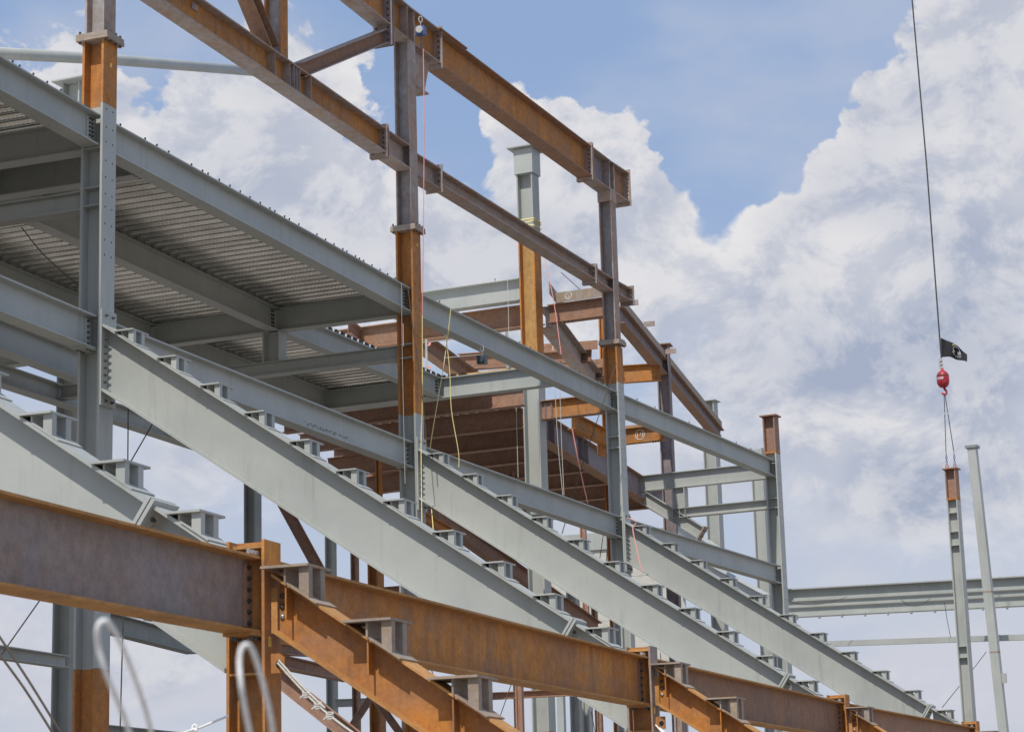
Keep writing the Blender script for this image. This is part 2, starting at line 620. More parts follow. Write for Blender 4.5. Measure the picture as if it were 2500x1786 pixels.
def stiff(t, i, zs, mat, uc=UC, d=0.32, b2=0.40):
    mb = MB()
    for z in zs:
        for sd in (-1, 1):
            mb.cbox(gp(i, uc, sd * (b2 / 4 + 0.004), z), rv(i) * d, tv(i) * (b2 / 2 - 0.03), UZ * 0.02)
    mb.build('stiffener_plates', mat, t)


def splice(t, i, z, mat, uc=UC, a=0.60, b2=0.54):
    """pair of bolted column splice plates"""
    for j in range(2):
        plate(t, gp(i, uc, 0, z + 0.03 + 0.062 * j), rv(i) * (a - 0.01 * j), tv(i) * (b2 - 0.01 * j), UZ * 0.058, mat, 'splice_plate')
    mb = MB()
    for sx in (-1, 1):
        for sy in (-0.8, -0.3, 0.3, 0.8):
            mb.bolt(gp(i, uc + sx * (a / 2 - 0.05), sy * b2 / 2, z + 0.12), UZ, 0.022, 0.06)
            mb.bolt(gp(i, uc + sx * (a / 2 - 0.05), sy * b2 / 2, z), -UZ, 0.022, 0.03)
    mb.build('splice_bolts', 'bolt_steel', t)


COLUMN_LABELS = {
    0: 'tall grey column at far left, rusty orange below its bolted splice plate, holding the nearest long raker',
    1: 'middle column, rusty orange between grey foot and dark weathered top',
    2: 'slender column right of the middle one, mostly grey with dark top section carrying the roof beams',
    3: 'grey column with short brown capped head at right end of the upper grey beams',
    4: 'grey column hanging from the crane slings with brown rusty head'}
cols = {}
SEG = {0: [(0, 4.6, 'rust_column'), (4.6, 13.75, 'paint'), (13.75, 14.85, 'rust_column')],
       1: [(0, 4.6, 'rust_column'), (4.6, 10.8, 'paint'), (10.8, 14.85, 'rust_column')],
       2: [(0, 4.6, 'rust_column'), (4.6, 13.80, 'paint'), (13.80, 14.80, 'rust_column')],
       3: [(0, 4.6, 'rust_column'), (4.6, 13.77, 'paint'), (13.77, 14.98, 'rust_dark')],
       4: [(0, 4.6, 'paint'), (4.6, 13.83, 'paint'), (13.83, 14.98, 'rust_dark')]}
for i in range(5):
    t = thing('steel_column', COLUMN_LABELS[i], 'column', gp(i, UC, 0, 0), 'columns along the front line')
    cols[i] = t
    c = gp(i, UC, 0, 0)
    for z0, z1, m in SEG[i]:
        hcol(t, c, ANG[i], z0, z1 - 0.002, 0.40, 0.42, 0.042, 0.03, m)
    zs = [13.66, 13.62 - 0.27, 13.1, 12.78, 12.50, 12.22, 12.0, 11.72, 11.45, 11.2]
    if i == 4:
        zs = [13.6 - 0.33 * q for q in range(16)]
    elif i == 3:
        zs = zs + [10.2 - 0.36 * q for q in range(12)]
    holes(t, i, zs, UC + 0.20)
    stiff(t, i, [13.00, 12.33, 12.03, 9.62] if i < 4 else [13.35, 12.65, 12.15, 8.45, 8.05], 'paint' if i != 1 else 'paint')
for i in (0, 1, 2):
    splice(cols[i], i, 14.84, 'weld_plate')
    c = gp(i, UC, 0, 0)
    hcol(cols[i], c, ANG[i], 14.97, 21.6 if i == 0 else 19.22 if i == 1 else 19.18, 0.36, 0.36, 0.035, 0.025, 'mill_scale', 'mill_scale', 'mill_web')
for i in (3, 4):
    plate(cols[i], gp(i, UC, 0, 15.0), rv(i) * 0.56, tv(i) * 0.54, UZ * 0.04, 'rust_brown', 'cap_plate')
# thin rust band where the primer stops
for i in (3, 4):
    plate(cols[i], gp(i, UC, 0, SEG[i][2][0] + 0.035), rv(i) * 0.406, tv(i) * 0.426, UZ * 0.07, 'rust_column', 'rust_band')
# inspection tags
for i, z, u in ((0, 14.45, UC + 0.205), (1, 14.55, UC + 0.205)):
    plate(cols[i], gp(i, u, 0.02, z), rv(i) * 0.004, tv(i) * 0.05, UZ * 0.07, 'tag_yellow', 'paper_tag')

# box cap under the roof beam on column 2
plate(cols[2], gp(2, UC, 0, 19.02), rv(2) * 0.39, tv(2) * 0.41, UZ * 0.36, 'mill_scale', 'cap_box')

# ------------------------------------------------------------------ ring beams along line A


def shear_tab(t, pend, n, y, d, mat, rows, colsn, each, z_top, inset=0.20):
    """bolted web plate near the end of a beam on its field side (-y)"""
    c = V(pend) - n * inset
    c.z = z_top - d / 2
    side = -y
    plate(t, c + side * 0.016, n * (0.09 + 0.07 * colsn), side * 0.014, UZ * (d - 0.12), mat, 'shear_plate')
    mb = MB()
    for a in range(colsn):
        for r_ in range(rows):
            p = c + side * 0.023 + n * ((a - (colsn - 1) / 2) * 0.075) + UZ * ((r_ - (rows - 1) / 2) * (d - 0.18) / max(1, rows - 1))
            if each:
                bolt_obj(t, p, side, 0.022, 0.03)
            else:
                mb.bolt(p, side, 0.022, 0.035)
    if not each:
        mb.build('bolt_group', 'bolt_steel', t)


def studs(t, p0, p1, step, n=1):
    p0, p1 = V(p0), V(p1)
    L = (p1 - p0).length
    mb = MB()
    q = 0.2
    side = (p1 - p0).normalized().cross(UZ)
    while q < L - 0.2:
        for s in ((0,) if n == 1 else (-0.06, 0.06)):
            p = p0 + (p1 - p0) * (q / L) + side * s
            tilt = V((random.uniform(-.006, .006), random.uniform(-.006, .006), 0))
            mb.tube([p, p + UZ * 0.11 + tilt], 0.010, 5)
            mb.tube([p + UZ * 0.10 + tilt, p + UZ * 0.122 + tilt], 0.018, 6)
        q += step * random.choice((1, 1, 1, 1, 0.5, 2))
    mb.build('shear_studs', 'bolt_steel', t)


ZU, ZL, DU, DL = 13.55, 10.18, 0.53, 0.55
UB_LABELS = {-1: 'grey upper beam at top left running into the leftmost column',
             0: 'longest grey upper beam with shear studs on top, between leftmost and middle columns',
             1: 'grey upper beam sloping right from the middle rusty column, behind the yellow ropes',
             2: 'farthest grey upper beam ending at the brown-headed column'}
LB_LABELS = {-1: 'lower grey beam cut by the left picture edge, bolted to the leftmost column',
             0: 'lower grey beam behind the nearest stepped raker, with a brown scuff mark',
             1: 'lower grey beam behind the second stepped raker, bolted to the third column',
             2: 'lower grey beam behind the farthest stepped raker'}
for i in (-1, 0, 1, 2):
    s0 = 0.02 / 12.5 + 0.004
    p0, p1 = fp(i, s0, 0, ZU), fp(i, 1 - s0, 0, ZU)
    t, n, y, z = beam(UB_LABELS[i], p0, p1, DU, 0.30, 0.026, 0.016, 'paint', group='upper grey ring beams')
    shear_tab(t, p1, n, y, DU, 'paint', 6, 2, i == -1, ZU)
    studs(t, p0 - y * 0.02, p1 - y * 0.02, 0.4 if i < 1 else 1.3)
    p0, p1 = fp(i, s0, 0, ZL), fp(i, 1 - s0, 0, ZL)
    t, n, y, z = beam(LB_LABELS[i], p0, p1, DL, 0.30, 0.026, 0.016, 'paint', group='lower grey ring beams')
    shear_tab(t, p1, n, y, DL, 'paint', 5, 1, i == -1, ZL)
    mb = MB()
    for a in range(3):
        for b2 in (-1, 1):
            mb.bolt(p1 - n * (0.12 + 0.09 * a) + y * b2 * 0.09 - UZ * (DL + 0.002), -UZ, 0.022, 0.04)
    plate(t, p1 - n * 0.22 - UZ * (DL + 0.012), n * 0.40, y * 0.28, UZ * 0.022, 'paint', 'seat_plate')
    mb.build('seat_bolts', 'bolt_steel', t)
    if i == 0:
        q = MB()
        for a in range(26):
            f = 0.60 + a * 0.0062 + random.uniform(-.002, .002)
            c = fp(0, f, 0, ZL - 0.40 + random.uniform(-.025, .025))
            q.cbox(c - y * 0.010, n * random.uniform(.03, .09), y * 0.002, UZ * random.uniform(.01, .05))
        q.build('scuff_mark', 'scuff', t)

# ------------------------------------------------------------------ rakers with step brackets
SL, Z00 = 0.671, 10.21


def zt(u):
    return Z00 - SL * u


def uwprism(i, poly, w0, w1):
    return MB().prism([gp(i, u, w0, z) for u, z in poly], tv(i) * (w1 - w0))


def bracket(t, i, k, mat, pmat, ub0=0.51, ln=0.335):
    u0 = ub0 + 0.77 * k + random.uniform(-.006, .006)
    z0 = zt(u0) + random.uniform(-.003, .003)
    br = uwprism(i, [(u0 - 0.015, z0), (u0 + ln, z0), (u0 + ln, z0 + 0.022), (u0 - 0.015, z0 + 0.022)], -0.25, 0.25).build('step_bracket', mat, t)
    ua = u0 + 0.095 + (ln - 0.335) * 0.9
    uwprism(i, [(ua, zt(ua)), (ua + 0.018, zt(ua + 0.018)), (ua + 0.018, z0), (ua, z0)], -0.20, 0.20).build('transverse_plate', pmat, br)
    ub, uc = u0 + ln - 0.10, u0 + ln - 0.007
    for w0, w1 in ((-0.21, -0.13), (0.035, 0.13)):
        uwprism(i, [(ub, zt(ub)), (uc, zt(uc)), (uc, z0), (ub, z0)], w0, w1).build('post', pmat, br)
    us, ue = ua + 0.03, u0 + ln + 0.06
    uwprism(i, [(us, zt(us) + 0.001), (ue, zt(ue) + 0.001), (ue + 0.008, zt(ue) + 0.012), (us, zt(us) + 0.018)], -0.215, 0.215).build('seat_plate', mat, br)
    return br


def sloped_i(t, i, ua, ub, dep, hw, tfv, tw, mat, emat, plumb=True):
    uwprism(i, [(ua, zt(ua)), (ub, zt(ub)), (ub, zt(ub) - tfv), (ua, zt(ua) - tfv)], -hw, hw).build('top_flange', emat, t)
    uwprism(i, [(ua, zt(ua) - tfv), (ub, zt(ub) - tfv), (ub, zt(ub) - dep + tfv), (ua, zt(ua) - dep + tfv)], -tw / 2, tw / 2).build('web', mat, t)
    uwprism(i, [(ua, zt(ua) - dep + tfv), (ub, zt(ub) - dep + tfv), (ub, zt(ub) - dep), (ua, zt(ua) - dep)], -hw, hw).build('bottom_flange', emat, t)


RAKER_LABELS = {-1: 'grey stepped raker at lower left, partly hidden behind the brown rusty beam',
                0: 'largest grey stepped raker crossing the middle of the picture from the leftmost column',
                1: 'second grey stepped raker, starting at the middle rusty column',
                2: 'third and rightmost grey stepped raker, starting at the third column'}
US = 8.0
for i in (-1, 0, 1, 2):
    t = thing('stepped_raker', RAKER_LABELS[i], 'raker beam', gp(i, 0.3, 0, 10), 'grey stepped rakers')
    sloped_i(t, i, 0.262, US - 0.03, 1.09, 0.21, 0.042, 0.022, 'paint', 'paint')
    sloped_i(t, i, US + 0.05, 8.765, 1.06, 0.20, 0.042, 0.022, 'paint', 'paint')
    # end plate splice square to the slope
    nx, nz = SL / math.hypot(1, SL), 1 / math.hypot(1, SL)
    for j, du in enumerate((-0.012, 0.03)):
        a = (US + du + 0.045 * nx, zt(US + du) + 0.045 * nz)
        bq = (a[0] - 0.98 * nx, a[1] - 0.98 * nz)
        ex = (0.036 * nz, -0.036 * nx)
        uwprism(i, [a, bq, (bq[0] + ex[0], bq[1] + ex[1]), (a[0] + ex[0], a[1] + ex[1])], -0.235, 0.235).build('splice_plate', 'paint', t)
    for q in range(5):
        h = 0.13 + 0.18 * q
        bolt_obj(t, gp(i, US + 0.075 - h * nx, -0.12, zt(US + 0.075) - h * nz), (rv(i) * nz - UZ * nx), 0.024, 0.03)
    # bolted end plate on the column
    if i >= 0:
        plate(t, gp(i, 0.244, 0, 9.50), rv(i) * 0.03, tv(i) * 0.44, UZ * 1.56, 'paint', 'end_plate')
        zb = [9.80 - 0.117 * q for q in range(7)]
        for z in zb:
            for w_ in (-0.12, 0.12):
                if i == 0:
                    bolt_obj(t, gp(i, 0.259, w_, z), rv(i), 0.024, 0.05)
                elif w_ < 0:
                    bolt_obj(t, gp(i, 0.259, w_, z), rv(i), 0.024, 0.05)
        for z in (10.19, 8.80):
            for w_ in (-0.1, 0.1):
                bolt_obj(t, gp(i, 0.259, w_, z), rv(i), 0.024, 0.04, 'bolt_steel')
    for k in range(0 if i >= 0 else 6, 11):
        bracket(t, i, k, 'paint', 'paint')

# ------------------------------------------------------------------ rust line K: posts, ring beams, lower rakers
UK = 8.95
KL = {-1: 'nearest rusty post at lower left centre with cable gusset and yellow tag',
      0: 'second rusty post with dark flange, below the end of the largest grey raker',
      1: 'third rusty post from the left along the lower rust beams',
      2: 'rightmost rusty post near the foot of the crane-held column'}
KBL = {-2: 'wide brown rusty beam cut by the left picture edge', -1: 'orange-brown rusty beam between the two nearest rusty posts',
       0: 'shorter brown rusty beam between second and third rusty posts', 1: 'farthest rusty beam at the lower right edge'}
LRL = {-1: 'nearest orange rusty stepped raker going down out of the bottom edge', 0: 'second orange rusty stepped raker below the second rusty post',
       1: 'third small rusty stepped raker at the bottom edge', 2: 'rusty stepped raker at the bottom right corner, only its first bracket showing'}
A[-2] = A[-1] - tv(-1) * 12.4
ANG[-2] = -18.0
for i in (-1, 0, 1, 2):
    t = thing('rust_post', KL[i], 'column', gp(i, UK, 0, 0), 'rusty posts of the lower stand')
    c = gp(i, UK, 0, 0)
    hcol(t, c, ANG[i], 0, 4.42, 0.37, 0.33, 0.028, 0.02, 'rust', 'rust' if i != 0 else 'mill_scale')
    plate(t, c + UZ * 4.37, rv(i) * 0.32, tv(i) * 0.20, UZ * 0.03, 'rust_edge', 'cap_plate')
    for z in (2.60, 3.25):
        for sd in (-1, 1):
            plate(t, gp(i, UK, sd * 0.085, z), rv(i) * 0.312, tv(i) * 0.145, UZ * 0.02, 'rust_edge', 'stiffener_plate')
    plate(t, gp(i, UK + 0.187, -0.06, 3.53), rv(i) * 0.003, tv(i) * 0.05, UZ * 0.09, 'tag_yellow', 'paper_tag')
    if i in (-1, 0):
        gz = 3.34 if i == -1 else 3.36
        gpl = plate(t, gp(i, UK + 0.25, -0.03, gz), rv(i) * 0.14, tv(i) * 0.03, UZ * 0.17, 'rust', 'cable_gusset')
        MB().tube([gp(i, UK + 0.27, -0.048, gz - .01), gp(i, UK + 0.27, -0.044, gz - .01)], 0.035, 12).build('eye', 'hole', gpl)
ZK, DK = 4.27, 0.67
for i in (-2, -1, 0, 1):
    p0, p1 = fp(i, 0.0, UK, ZK), fp(i, 1.0, UK, ZK)
    n = (p1 - p0).normalized()
    p0, p1 = p0 + n * 0.02, p1 - n * 0.02
    m = {-2: 'film_brown', -1: 'rust', 0: 'rust_brown', 1: 'rust_brown'}[i]
    t, n, y, z = beam(KBL[i], p0, p1 - n * 0.10, DK, 0.29, 0.024, 0.016, m, 'rust_edge', group='rusty beams between the rusty posts')
    shear_tab(t, p1, n, y, DK, 'rust_dark', 6, 1, i < 0, ZK, 0.14)
    # bolted cover plate on top and seat below
    plate(t, p1 - n * 0.14 + UZ * 0.012, n * 0.26, y * 0.2, UZ * 0.022, 'weld_plate', 'cover_plate')
    plate(t, p1 - n * 0.14 - UZ * (DK + 0.014), n * 0.30, y * 0.30, UZ * 0.026, 'rust_edge', 'seat_plate')
    mb = MB()
    for a in range(3):
        for b2 in (-1, 1):
            mb.bolt(p1 - n * (0.06 + 0.08 * a) + y * b2 * 0.07 + UZ * 0.022, UZ, 0.02, 0.04)
    mb.build('top_bolts', 'bolt_bright', t)
    mb = MB()
    for a in range(3):
        for b2 in (-1, 1):
            mb.bolt(p1 - n * (0.06 + 0.08 * a) + y * b2 * 0.09 - UZ * (DK + 0.026), -UZ, 0.02, 0.035)
    mb.build('seat_bolts', 'bolt_steel', t)

Z00 = 10.285
for i in (-1, 0, 1, 2):
    t = thing('rusty_raker', LRL[i], 'raker beam', gp(i, 9.2, 0, 4), 'rusty lower rakers')
    sloped_i(t, i, 9.20, 14.2, 0.51, 0.165, 0.026, 0.014, 'rust', 'rust_edge')
    plate(t, gp(i, 9.175, -0.045, 3.80), rv(i) * 0.06, tv(i) * 0.012, UZ * 0.40, 'rust_edge', 'connection_angle')
    for z, mt in ((3.93, 'bolt_steel'), (3.835, 'bolt_steel'), (3.745, 'bolt_bright')):
        p = gp(i, 9.235, -0.008, z)
        MB().lathe(p, -tv(i), [(0, 0.024), (0.008, 0.024), (0.017, 0.018), (0.021, 0.008)], 14).build('rivet', mt, t, True)
    for k in range(0, 5):
        bracket(t, i, k, 'weld_plate', 'weld_plate', 9.147, 0.44)
        u = 9.147 + 0.77 * k + 0.17
        if True:
            for sd in (-1, 1):
                plate(t, gp(i, u + 0.015, sd * 0.085, zt(u) - 0.026 - 0.15), rv(i) * 0.014, tv(i) * 0.13, UZ * 0.30, 'rust', 'stiffener')
            plate(t, gp(i, u + 0.015, -0.0085, zt(u) - 0.405), rv(i) * 0.010, tv(i) * 0.006, UZ * 0.14, 'rust_brown', 'weld_line')

# ------------------------------------------------------------------ upper rust roof frame above line A
MZ, TZ = 16.78, 20.03


def fbeam(label, i, s0, s1, z, d, bf, mat, mid=None, tf=0.03, tw=0.02, group=None):
    return beam(label, fp(i, s0, 0, z), fp(i, s1, 0, z), d, bf, tf, tw, mat, mid, group=group)


RG = 'rusty roof frame beams'
t, n, y, z = fbeam('long rusty beam sloping from the top edge to the middle column, with a diagonal and post on it', 0, 0.01, 0.888, MZ, 0.55, 0.36, 'rust', 'mill_scale', group=RG)
endplate(t, fp(0, 0.886, 0, MZ), n, y, z, 0.55, 0.36, 'mill_scale', bolts=6)
mb = MB()
for s in (0.478, 0.528, 0.543, 0.552, 0.562, 0.602):
    for sd in (-1, 1):
        mb.cbox(fp(0, s, 0, MZ - 0.275) + y * sd * 0.092, n * 0.016, y * 0.165, z * 0.49)
mb.build('stiffeners', 'mill_scale', t)
plate(t, fp(0, 0.25, 0, MZ - 0.14) - y * 0.02, n * 0.22, y * 0.03, z * 0.12, 'mill_scale', 'bolt_block')
t, n, y, z = fbeam('short rusty beam stub left of the middle column at its mid height', 0, 0.891, 0.997, MZ, 0.55, 0.36, 'mill_scale', group=RG)
endplate(t, fp(0, 0.8925, 0, MZ), n, y, z, 0.55, 0.36, 'mill_scale')
t, n, y, z = fbeam('short dark beam stub right of the middle column, ending in a bolted plate', 1, 0.003, 0.118, MZ - 0.08, 0.50, 0.36, 'mill_scale', group=RG)
endplate(t, fp(1, 0.116, 0, MZ - 0.08), n, y, z, 0.46, 0.36, 'mill_scale', bolts=4)
t, n, y, z = fbeam('thinner dark beam crossing in front of the capped grey and orange column', 1, 0.121, 0.882, MZ - 0.11, 0.36, 0.36, 'mill_scale', group=RG)
endplate(t, fp(1, 0.880, 0, MZ - 0.11), n, y, z, 0.36, 0.36, 'mill_scale', bolts=3)
t, n, y, z = fbeam('short dark stub joining the thin beam to the third column', 1, 0.8845, 0.997, MZ - 0.11, 0.36, 0.36, 'mill_scale', group=RG)
endplate(t, fp(1, 0.886, 0, MZ - 0.11), n, y, z, 0.36, 0.36, 'mill_scale')
t, n, y, z = fbeam('lower open-ended dark stub right of the third column', 2, 0.003, 0.095, MZ - 0.11, 0.36, 0.36, 'mill_scale', group=RG)
endplate(t, fp(2, 0.095, 0, MZ - 0.11), n, y, z, 0.36, 0.36, 'mill_scale')
mb = MB()
for a in (0.08, 0.2, 0.3):
    for b2 in (-1, 1):
        p = fp(2, 0.096, 0, MZ - 0.09 - a) + y * b2 * 0.13
        mb.tube([p - n * 0.04, p + n * 0.0165], 0.016, 8)
mb.build('bolt_holes', 'chalk', t)

t, n, y, z = fbeam('rusty roof beam cut by the top edge, ending in a tall bolted plate', 0, 0.10, 0.912, TZ, 0.82, 0.40, 'rust', 'mill_scale', group=RG)
endplate(t, fp(0, 0.9105, 0, TZ), n, y, z, 0.82, 0.40, 'purple_scale', bolts=9, drop=0.45, bmat='bolt_steel')
t, n, y, z = fbeam('rusty roof beam segment over the middle column, holding the blue retractable lifeline', 0, 0.915, 1.0, TZ, 0.82, 0.40, 'rust', 'mill_scale', group=RG)
TOPSEG = t
pp0, pp1 = fp(0, 1.0, 0, TZ), fp(1, 0.125, 0, TZ)
n, y, z = member(t, pp0, pp1, 0.82, 0.40, 0.03, 0.02, 'rust', 'mill_scale')
endplate(t, fp(1, 0.124, 0, TZ), n, y, z, 0.82, 0.40, 'mill_scale', bolts=7)
endplate(t, fp(0, 0.9165, 0, TZ), n, y, z, 0.82, 0.40, 'purple_scale', drop=0.45)
mb = MB()
for s, i_ in ((0.985, 0), (0.012, 1)):
    for sd in (-1, 1):
        mb.cbox(fp(i_, s, 0, TZ - 0.41) + y * sd * 0.105, n * 0.02, y * 0.185, z * 0.758)
mb.build('stiffeners', 'mill_scale', t)
plate(t, fp(1, 0.020, 0, TZ - 0.38) - y * 0.14, n * 0.02, y * 0.02, z * 0.5, 'rust_edge', 'flat_bar')
# haunch gusset under it, on the column
c0 = gp(1, UC, 0, 0)
gm = MB()
p_ = lambda a, zz: gp(1, UC - 0.0, a, zz)
gm.prism([p_(0.19, 19.2), p_(1.30, 19.2), p_(0.95, 18.32), p_(0.19, 18.32)], rv(1) * 0.02)
gm.build('haunch_plate', 'mill_scale', cols[1])
plate(cols[1], gp(1, UC, 0.57, 18.30), rv(1) * 0.30, tv(1) * 0.76, UZ * 0.02, 'mill_scale', 'haunch_flange')

t, n, y, z = fbeam('long deep rusty roof beam from the middle to the third column, against blue sky', 1, 0.128, 0.877, TZ - 0.02, 0.86, 0.42, 'rust', 'rust_brown', group=RG)
endplate(t, fp(1, 0.875, 0, TZ - 0.02), n, y, z, 0.86, 0.42, 'mill_scale', bolts=8)
plate(t, fp(1, 0.172, 0, TZ - 0.005), n * 1.5, y * 0.52, z * 0.024, 'rust_brown', 'cover_plate')
t, n, y, z = fbeam('short dark roof beam segment on top of the third column with open end plate', 1, 0.8795, 1.0, TZ - 0.02, 0.86, 0.42, 'purple_scale', 'mill_scale', group=RG)
endplate(t, fp(1, 0.881, 0, TZ - 0.02), n, y, z, 0.86, 0.42, 'mill_scale')
n, y, z = member(t, fp(1, 1.0, 0, TZ - 0.02), fp(2, 0.095, 0, TZ - 0.02), 0.86, 0.42, 0.03, 0.02, 'rust_brown', 'mill_scale')
endplate(t, fp(2, 0.095, 0, TZ - 0.02), n, y, z, 0.86, 0.42, 'mill_scale')
mb = MB()
for a in range(8):
    for b2 in (-1, 1):
        p = fp(2, 0.096, 0, TZ - 0.02 - 0.03 - a * 0.115) + y * b2 * 0.17
        mb.tube([p - n * 0.04, p + n * 0.0165], 0.018, 8)
mb.build('bolt_holes', 'chalk', t)
mb = MB()
for s, i_ in ((0.985, 1), (0.012, 2)):
    for sd in (-1, 1):
        mb.cbox(fp(i_, s, 0, TZ - 0.45) + y * sd * 0.11, n * 0.02, y * 0.19, z * 0.79)
mb.build('stiffeners', 'mill_scale', t)

# truss post and diagonals over the long rusty beam
t = thing('truss_post', 'upright rusty post standing on the long beam, cut by the top edge', 'post', fp(0, 0.508, 0, MZ))
c = fp(0, 0.508, 0, 0)
hcol(t, c, ANG[0] - 1, MZ + 0.003, 21.0, 0.36, 0.30, 0.03, 0.02, 'rust_column', 'rust_column', 'mill_web')
dirn = (fp(0, 0.497, 0, 16.9) - fp(0, 0.30, 0, 19.6))
t, n, y, z = beam('dark steep diagonal brace meeting the long rusty beam at the top edge', fp(0, 0.24, 0, 19.75), fp(0, 0.497, 0, 16.95), 0.34, 0.30, 0.03, 0.02, 'mill_scale', 'rust_brown', cat='brace', name='diagonal_brace')
t, n, y, z = beam('rusty diagonal brace rising right from the long beam to the roof beam plate', fp(0, 0.575, 0, 16.95), fp(0, 0.905, 0, 19.12), 0.30, 0.28, 0.022, 0.016, 'rust_brown', 'mill_scale', cat='brace', name='diagonal_brace')
# pale pipe brace at top left
solo(MB().tube([(-12.285, 48.000, 20.158), (-10.167, 54.000, 22.140), (-7.242, 62.000, 24.646)], 0.145, 24), 'pipe_brace', 'paint', 'pale grey round pipe brace behind the leftmost column', 'pipe', smooth=True)

# ------------------------------------------------------------------ floor framing behind line A
ZB = 13.52
FG = 'grey floor beams behind the front line'
U1, U2 = -3.24, -6.42


def rbeam(label, i, ua, ub, w_, z, d, bf=0.28, mat='paint', mid=None, group=FG, cat='beam', tf=0.022, tw=0.014):
    return beam(label, gp(i, ua, w_, z), gp(i, ub, w_, z), d, bf, tf, tw, mat, mid, cat=cat, group=group)


rbeam('shaded grey floor beam running left from the leftmost column', 0, -15.0, -0.19, 0, ZB, 0.52)
rbeam('second shaded floor beam at left, just behind the first one', 0, -15.0, -0.19, 1.5, ZB, 0.52)
rbeam('lower shaded grey beam left of the leftmost column, under the two floor beams', 0, -9.0, -0.19, 0, 12.32, 0.32)
rbeam('shaded grey floor beam running left from the middle rusty column', 1, -15.0, -0.19, 0, ZB, 0.52)
rbeam('lower shaded grey beam left of the middle rusty column with a short post on it', 1, -5.6, -0.19, 0, 12.33, 0.30)
t = thing('hanger_post', 'short shaded post between two floor beams left of the middle column', 'post', gp(1, -3.28, 0, 12.33))
hcol(t, gp(1, -3.28, 0, 0), ANG[1], 12.335, 12.985, 0.42, 0.34, 0.03, 0.02, 'paint')
rbeam('pale floor beam with stiffeners left of the brown-headed column', 3, -4.6, -0.19, 0, ZB, 0.52)
t, n, y, z = rbeam('lower pale beam left of the brown-headed column, under the stiffened one', 3, -3.45, -0.19, 0, 12.33, 0.31)
for u in (-3.44, -3.2, -3.0):
    for sd in (-1, 1):
        plate(t, gp(3, u, sd * 0.073, 12.33 - 0.155), rv(3) * 0.016, tv(3) * 0.125, UZ * 0.265, 'paint', 'stiffener')
t = thing('hanger_post', 'short pale sunlit post between the two beams left of the brown-headed column', 'post', gp(3, -3.2, 0, 12.33))
hcol(t, gp(3, -3.2, 0, 0), ANG[3], 12.335, 12.985, 0.44, 0.32, 0.03, 0.02, 'paint')
# inclined stub with its own end plate
t, n, y, z = beam('pale inclined stub with bolted end plate below the right floor beams', gp(3, -4.35, 0, 12.98), gp(3, -2.38, 0, 11.62), 0.40, 0.24, 0.022, 0.014, 'paint', cat='brace', name='inclined_stub')
endplate(t, gp(3, -2.38, 0, 11.62), n, y, z, 0.40, 0.26, 'weld_plate', th=0.05, over=0.05, drop=0.06, bolts=2, side=1)

for i, s0, s1, lab in ((-1, 0.45, 1.0, 'shaded inner floor beam at far left under the metal deck'), (0, 0.0, 1.0, 'long shaded inner floor beam under the metal deck, bolted near the short post')):
    p0, p1 = fp(i, s0, U1, ZB), fp(i, s1, U1, ZB)
    n_ = (p1 - p0).normalized()
    t, n, y, z = beam(lab, p0 + n_ * 0.03, p1 - n_ * 0.05, 0.52, 0.28, 0.022, 0.014, 'paint', group=FG)
    shear_tab(t, p1, n, y, 0.52, 'paint', 5, 2, False, ZB, 0.24)
t, n, y, z = beam('blue grey inner floor beam with studs behind the middle column, ten holes at its end', fp(1, 0.02, U1, ZB), fp(1, 0.668, U1, ZB), 0.50, 0.28, 0.022, 0.014, 'paint', group=FG)
studs(t, fp(1, 0.02, U1, ZB), fp(1, 0.668, U1, ZB), 0.33, 2)
mb = MB()
for a in range(5):
    for b2 in range(2):
        p = fp(1, 0.652 + 0.006 * b2, U1, ZB - 0.09 - 0.082 * a) - y * 0.008
        mb.tube([p, p - y * 0.02], 0.022, 8)
mb.build('bolt_group', 'hole', t)
for i, s0, s1, lab in ((-1, 0.0, 1.0, 'third shaded floor beam at far left, deepest under the deck'), (0, 0.0, 1.0, 'back shaded floor beam under the deck, seen beside the leftmost column'), (1, 0.0, 0.72, 'back shaded floor beam under the deck, below the short post')):
    p0, p1 = fp(i, s0, U2, ZB), fp(i, s1, U2, ZB)
    n_ = (p1 - p0).normalized()
    beam(lab, p0 + n_ * 0.03, p1 - n_ * 0.05, 0.52, 0.28, 0.022, 0.014, 'paint', group=FG)
t, n, y, z = rbeam('pale floor header beam in front of the capped column with lumber on it', 2, -6.4, -0.05, -4.15, ZB, 0.52, 0.30)
rbeam('shaded floor beam behind the middle column above the brown floor', 2, -9.6, -3.3, -4.45, ZB - 0.02, 0.50, 0.28)

# lumber edge form lying on the header
solo(MB().cbox(gp(2, -2.2, -4.02, ZB + 0.05), rv(2) * 2.5, tv(2) * 0.04, UZ * 0.09), 'lumber_plank', 'lumber', 'orange lumber edge board on the pale header beam', 'lumber')

# ------------------------------------------------------------------ metal deck, every rib a piece
RIB_CACHE = {}


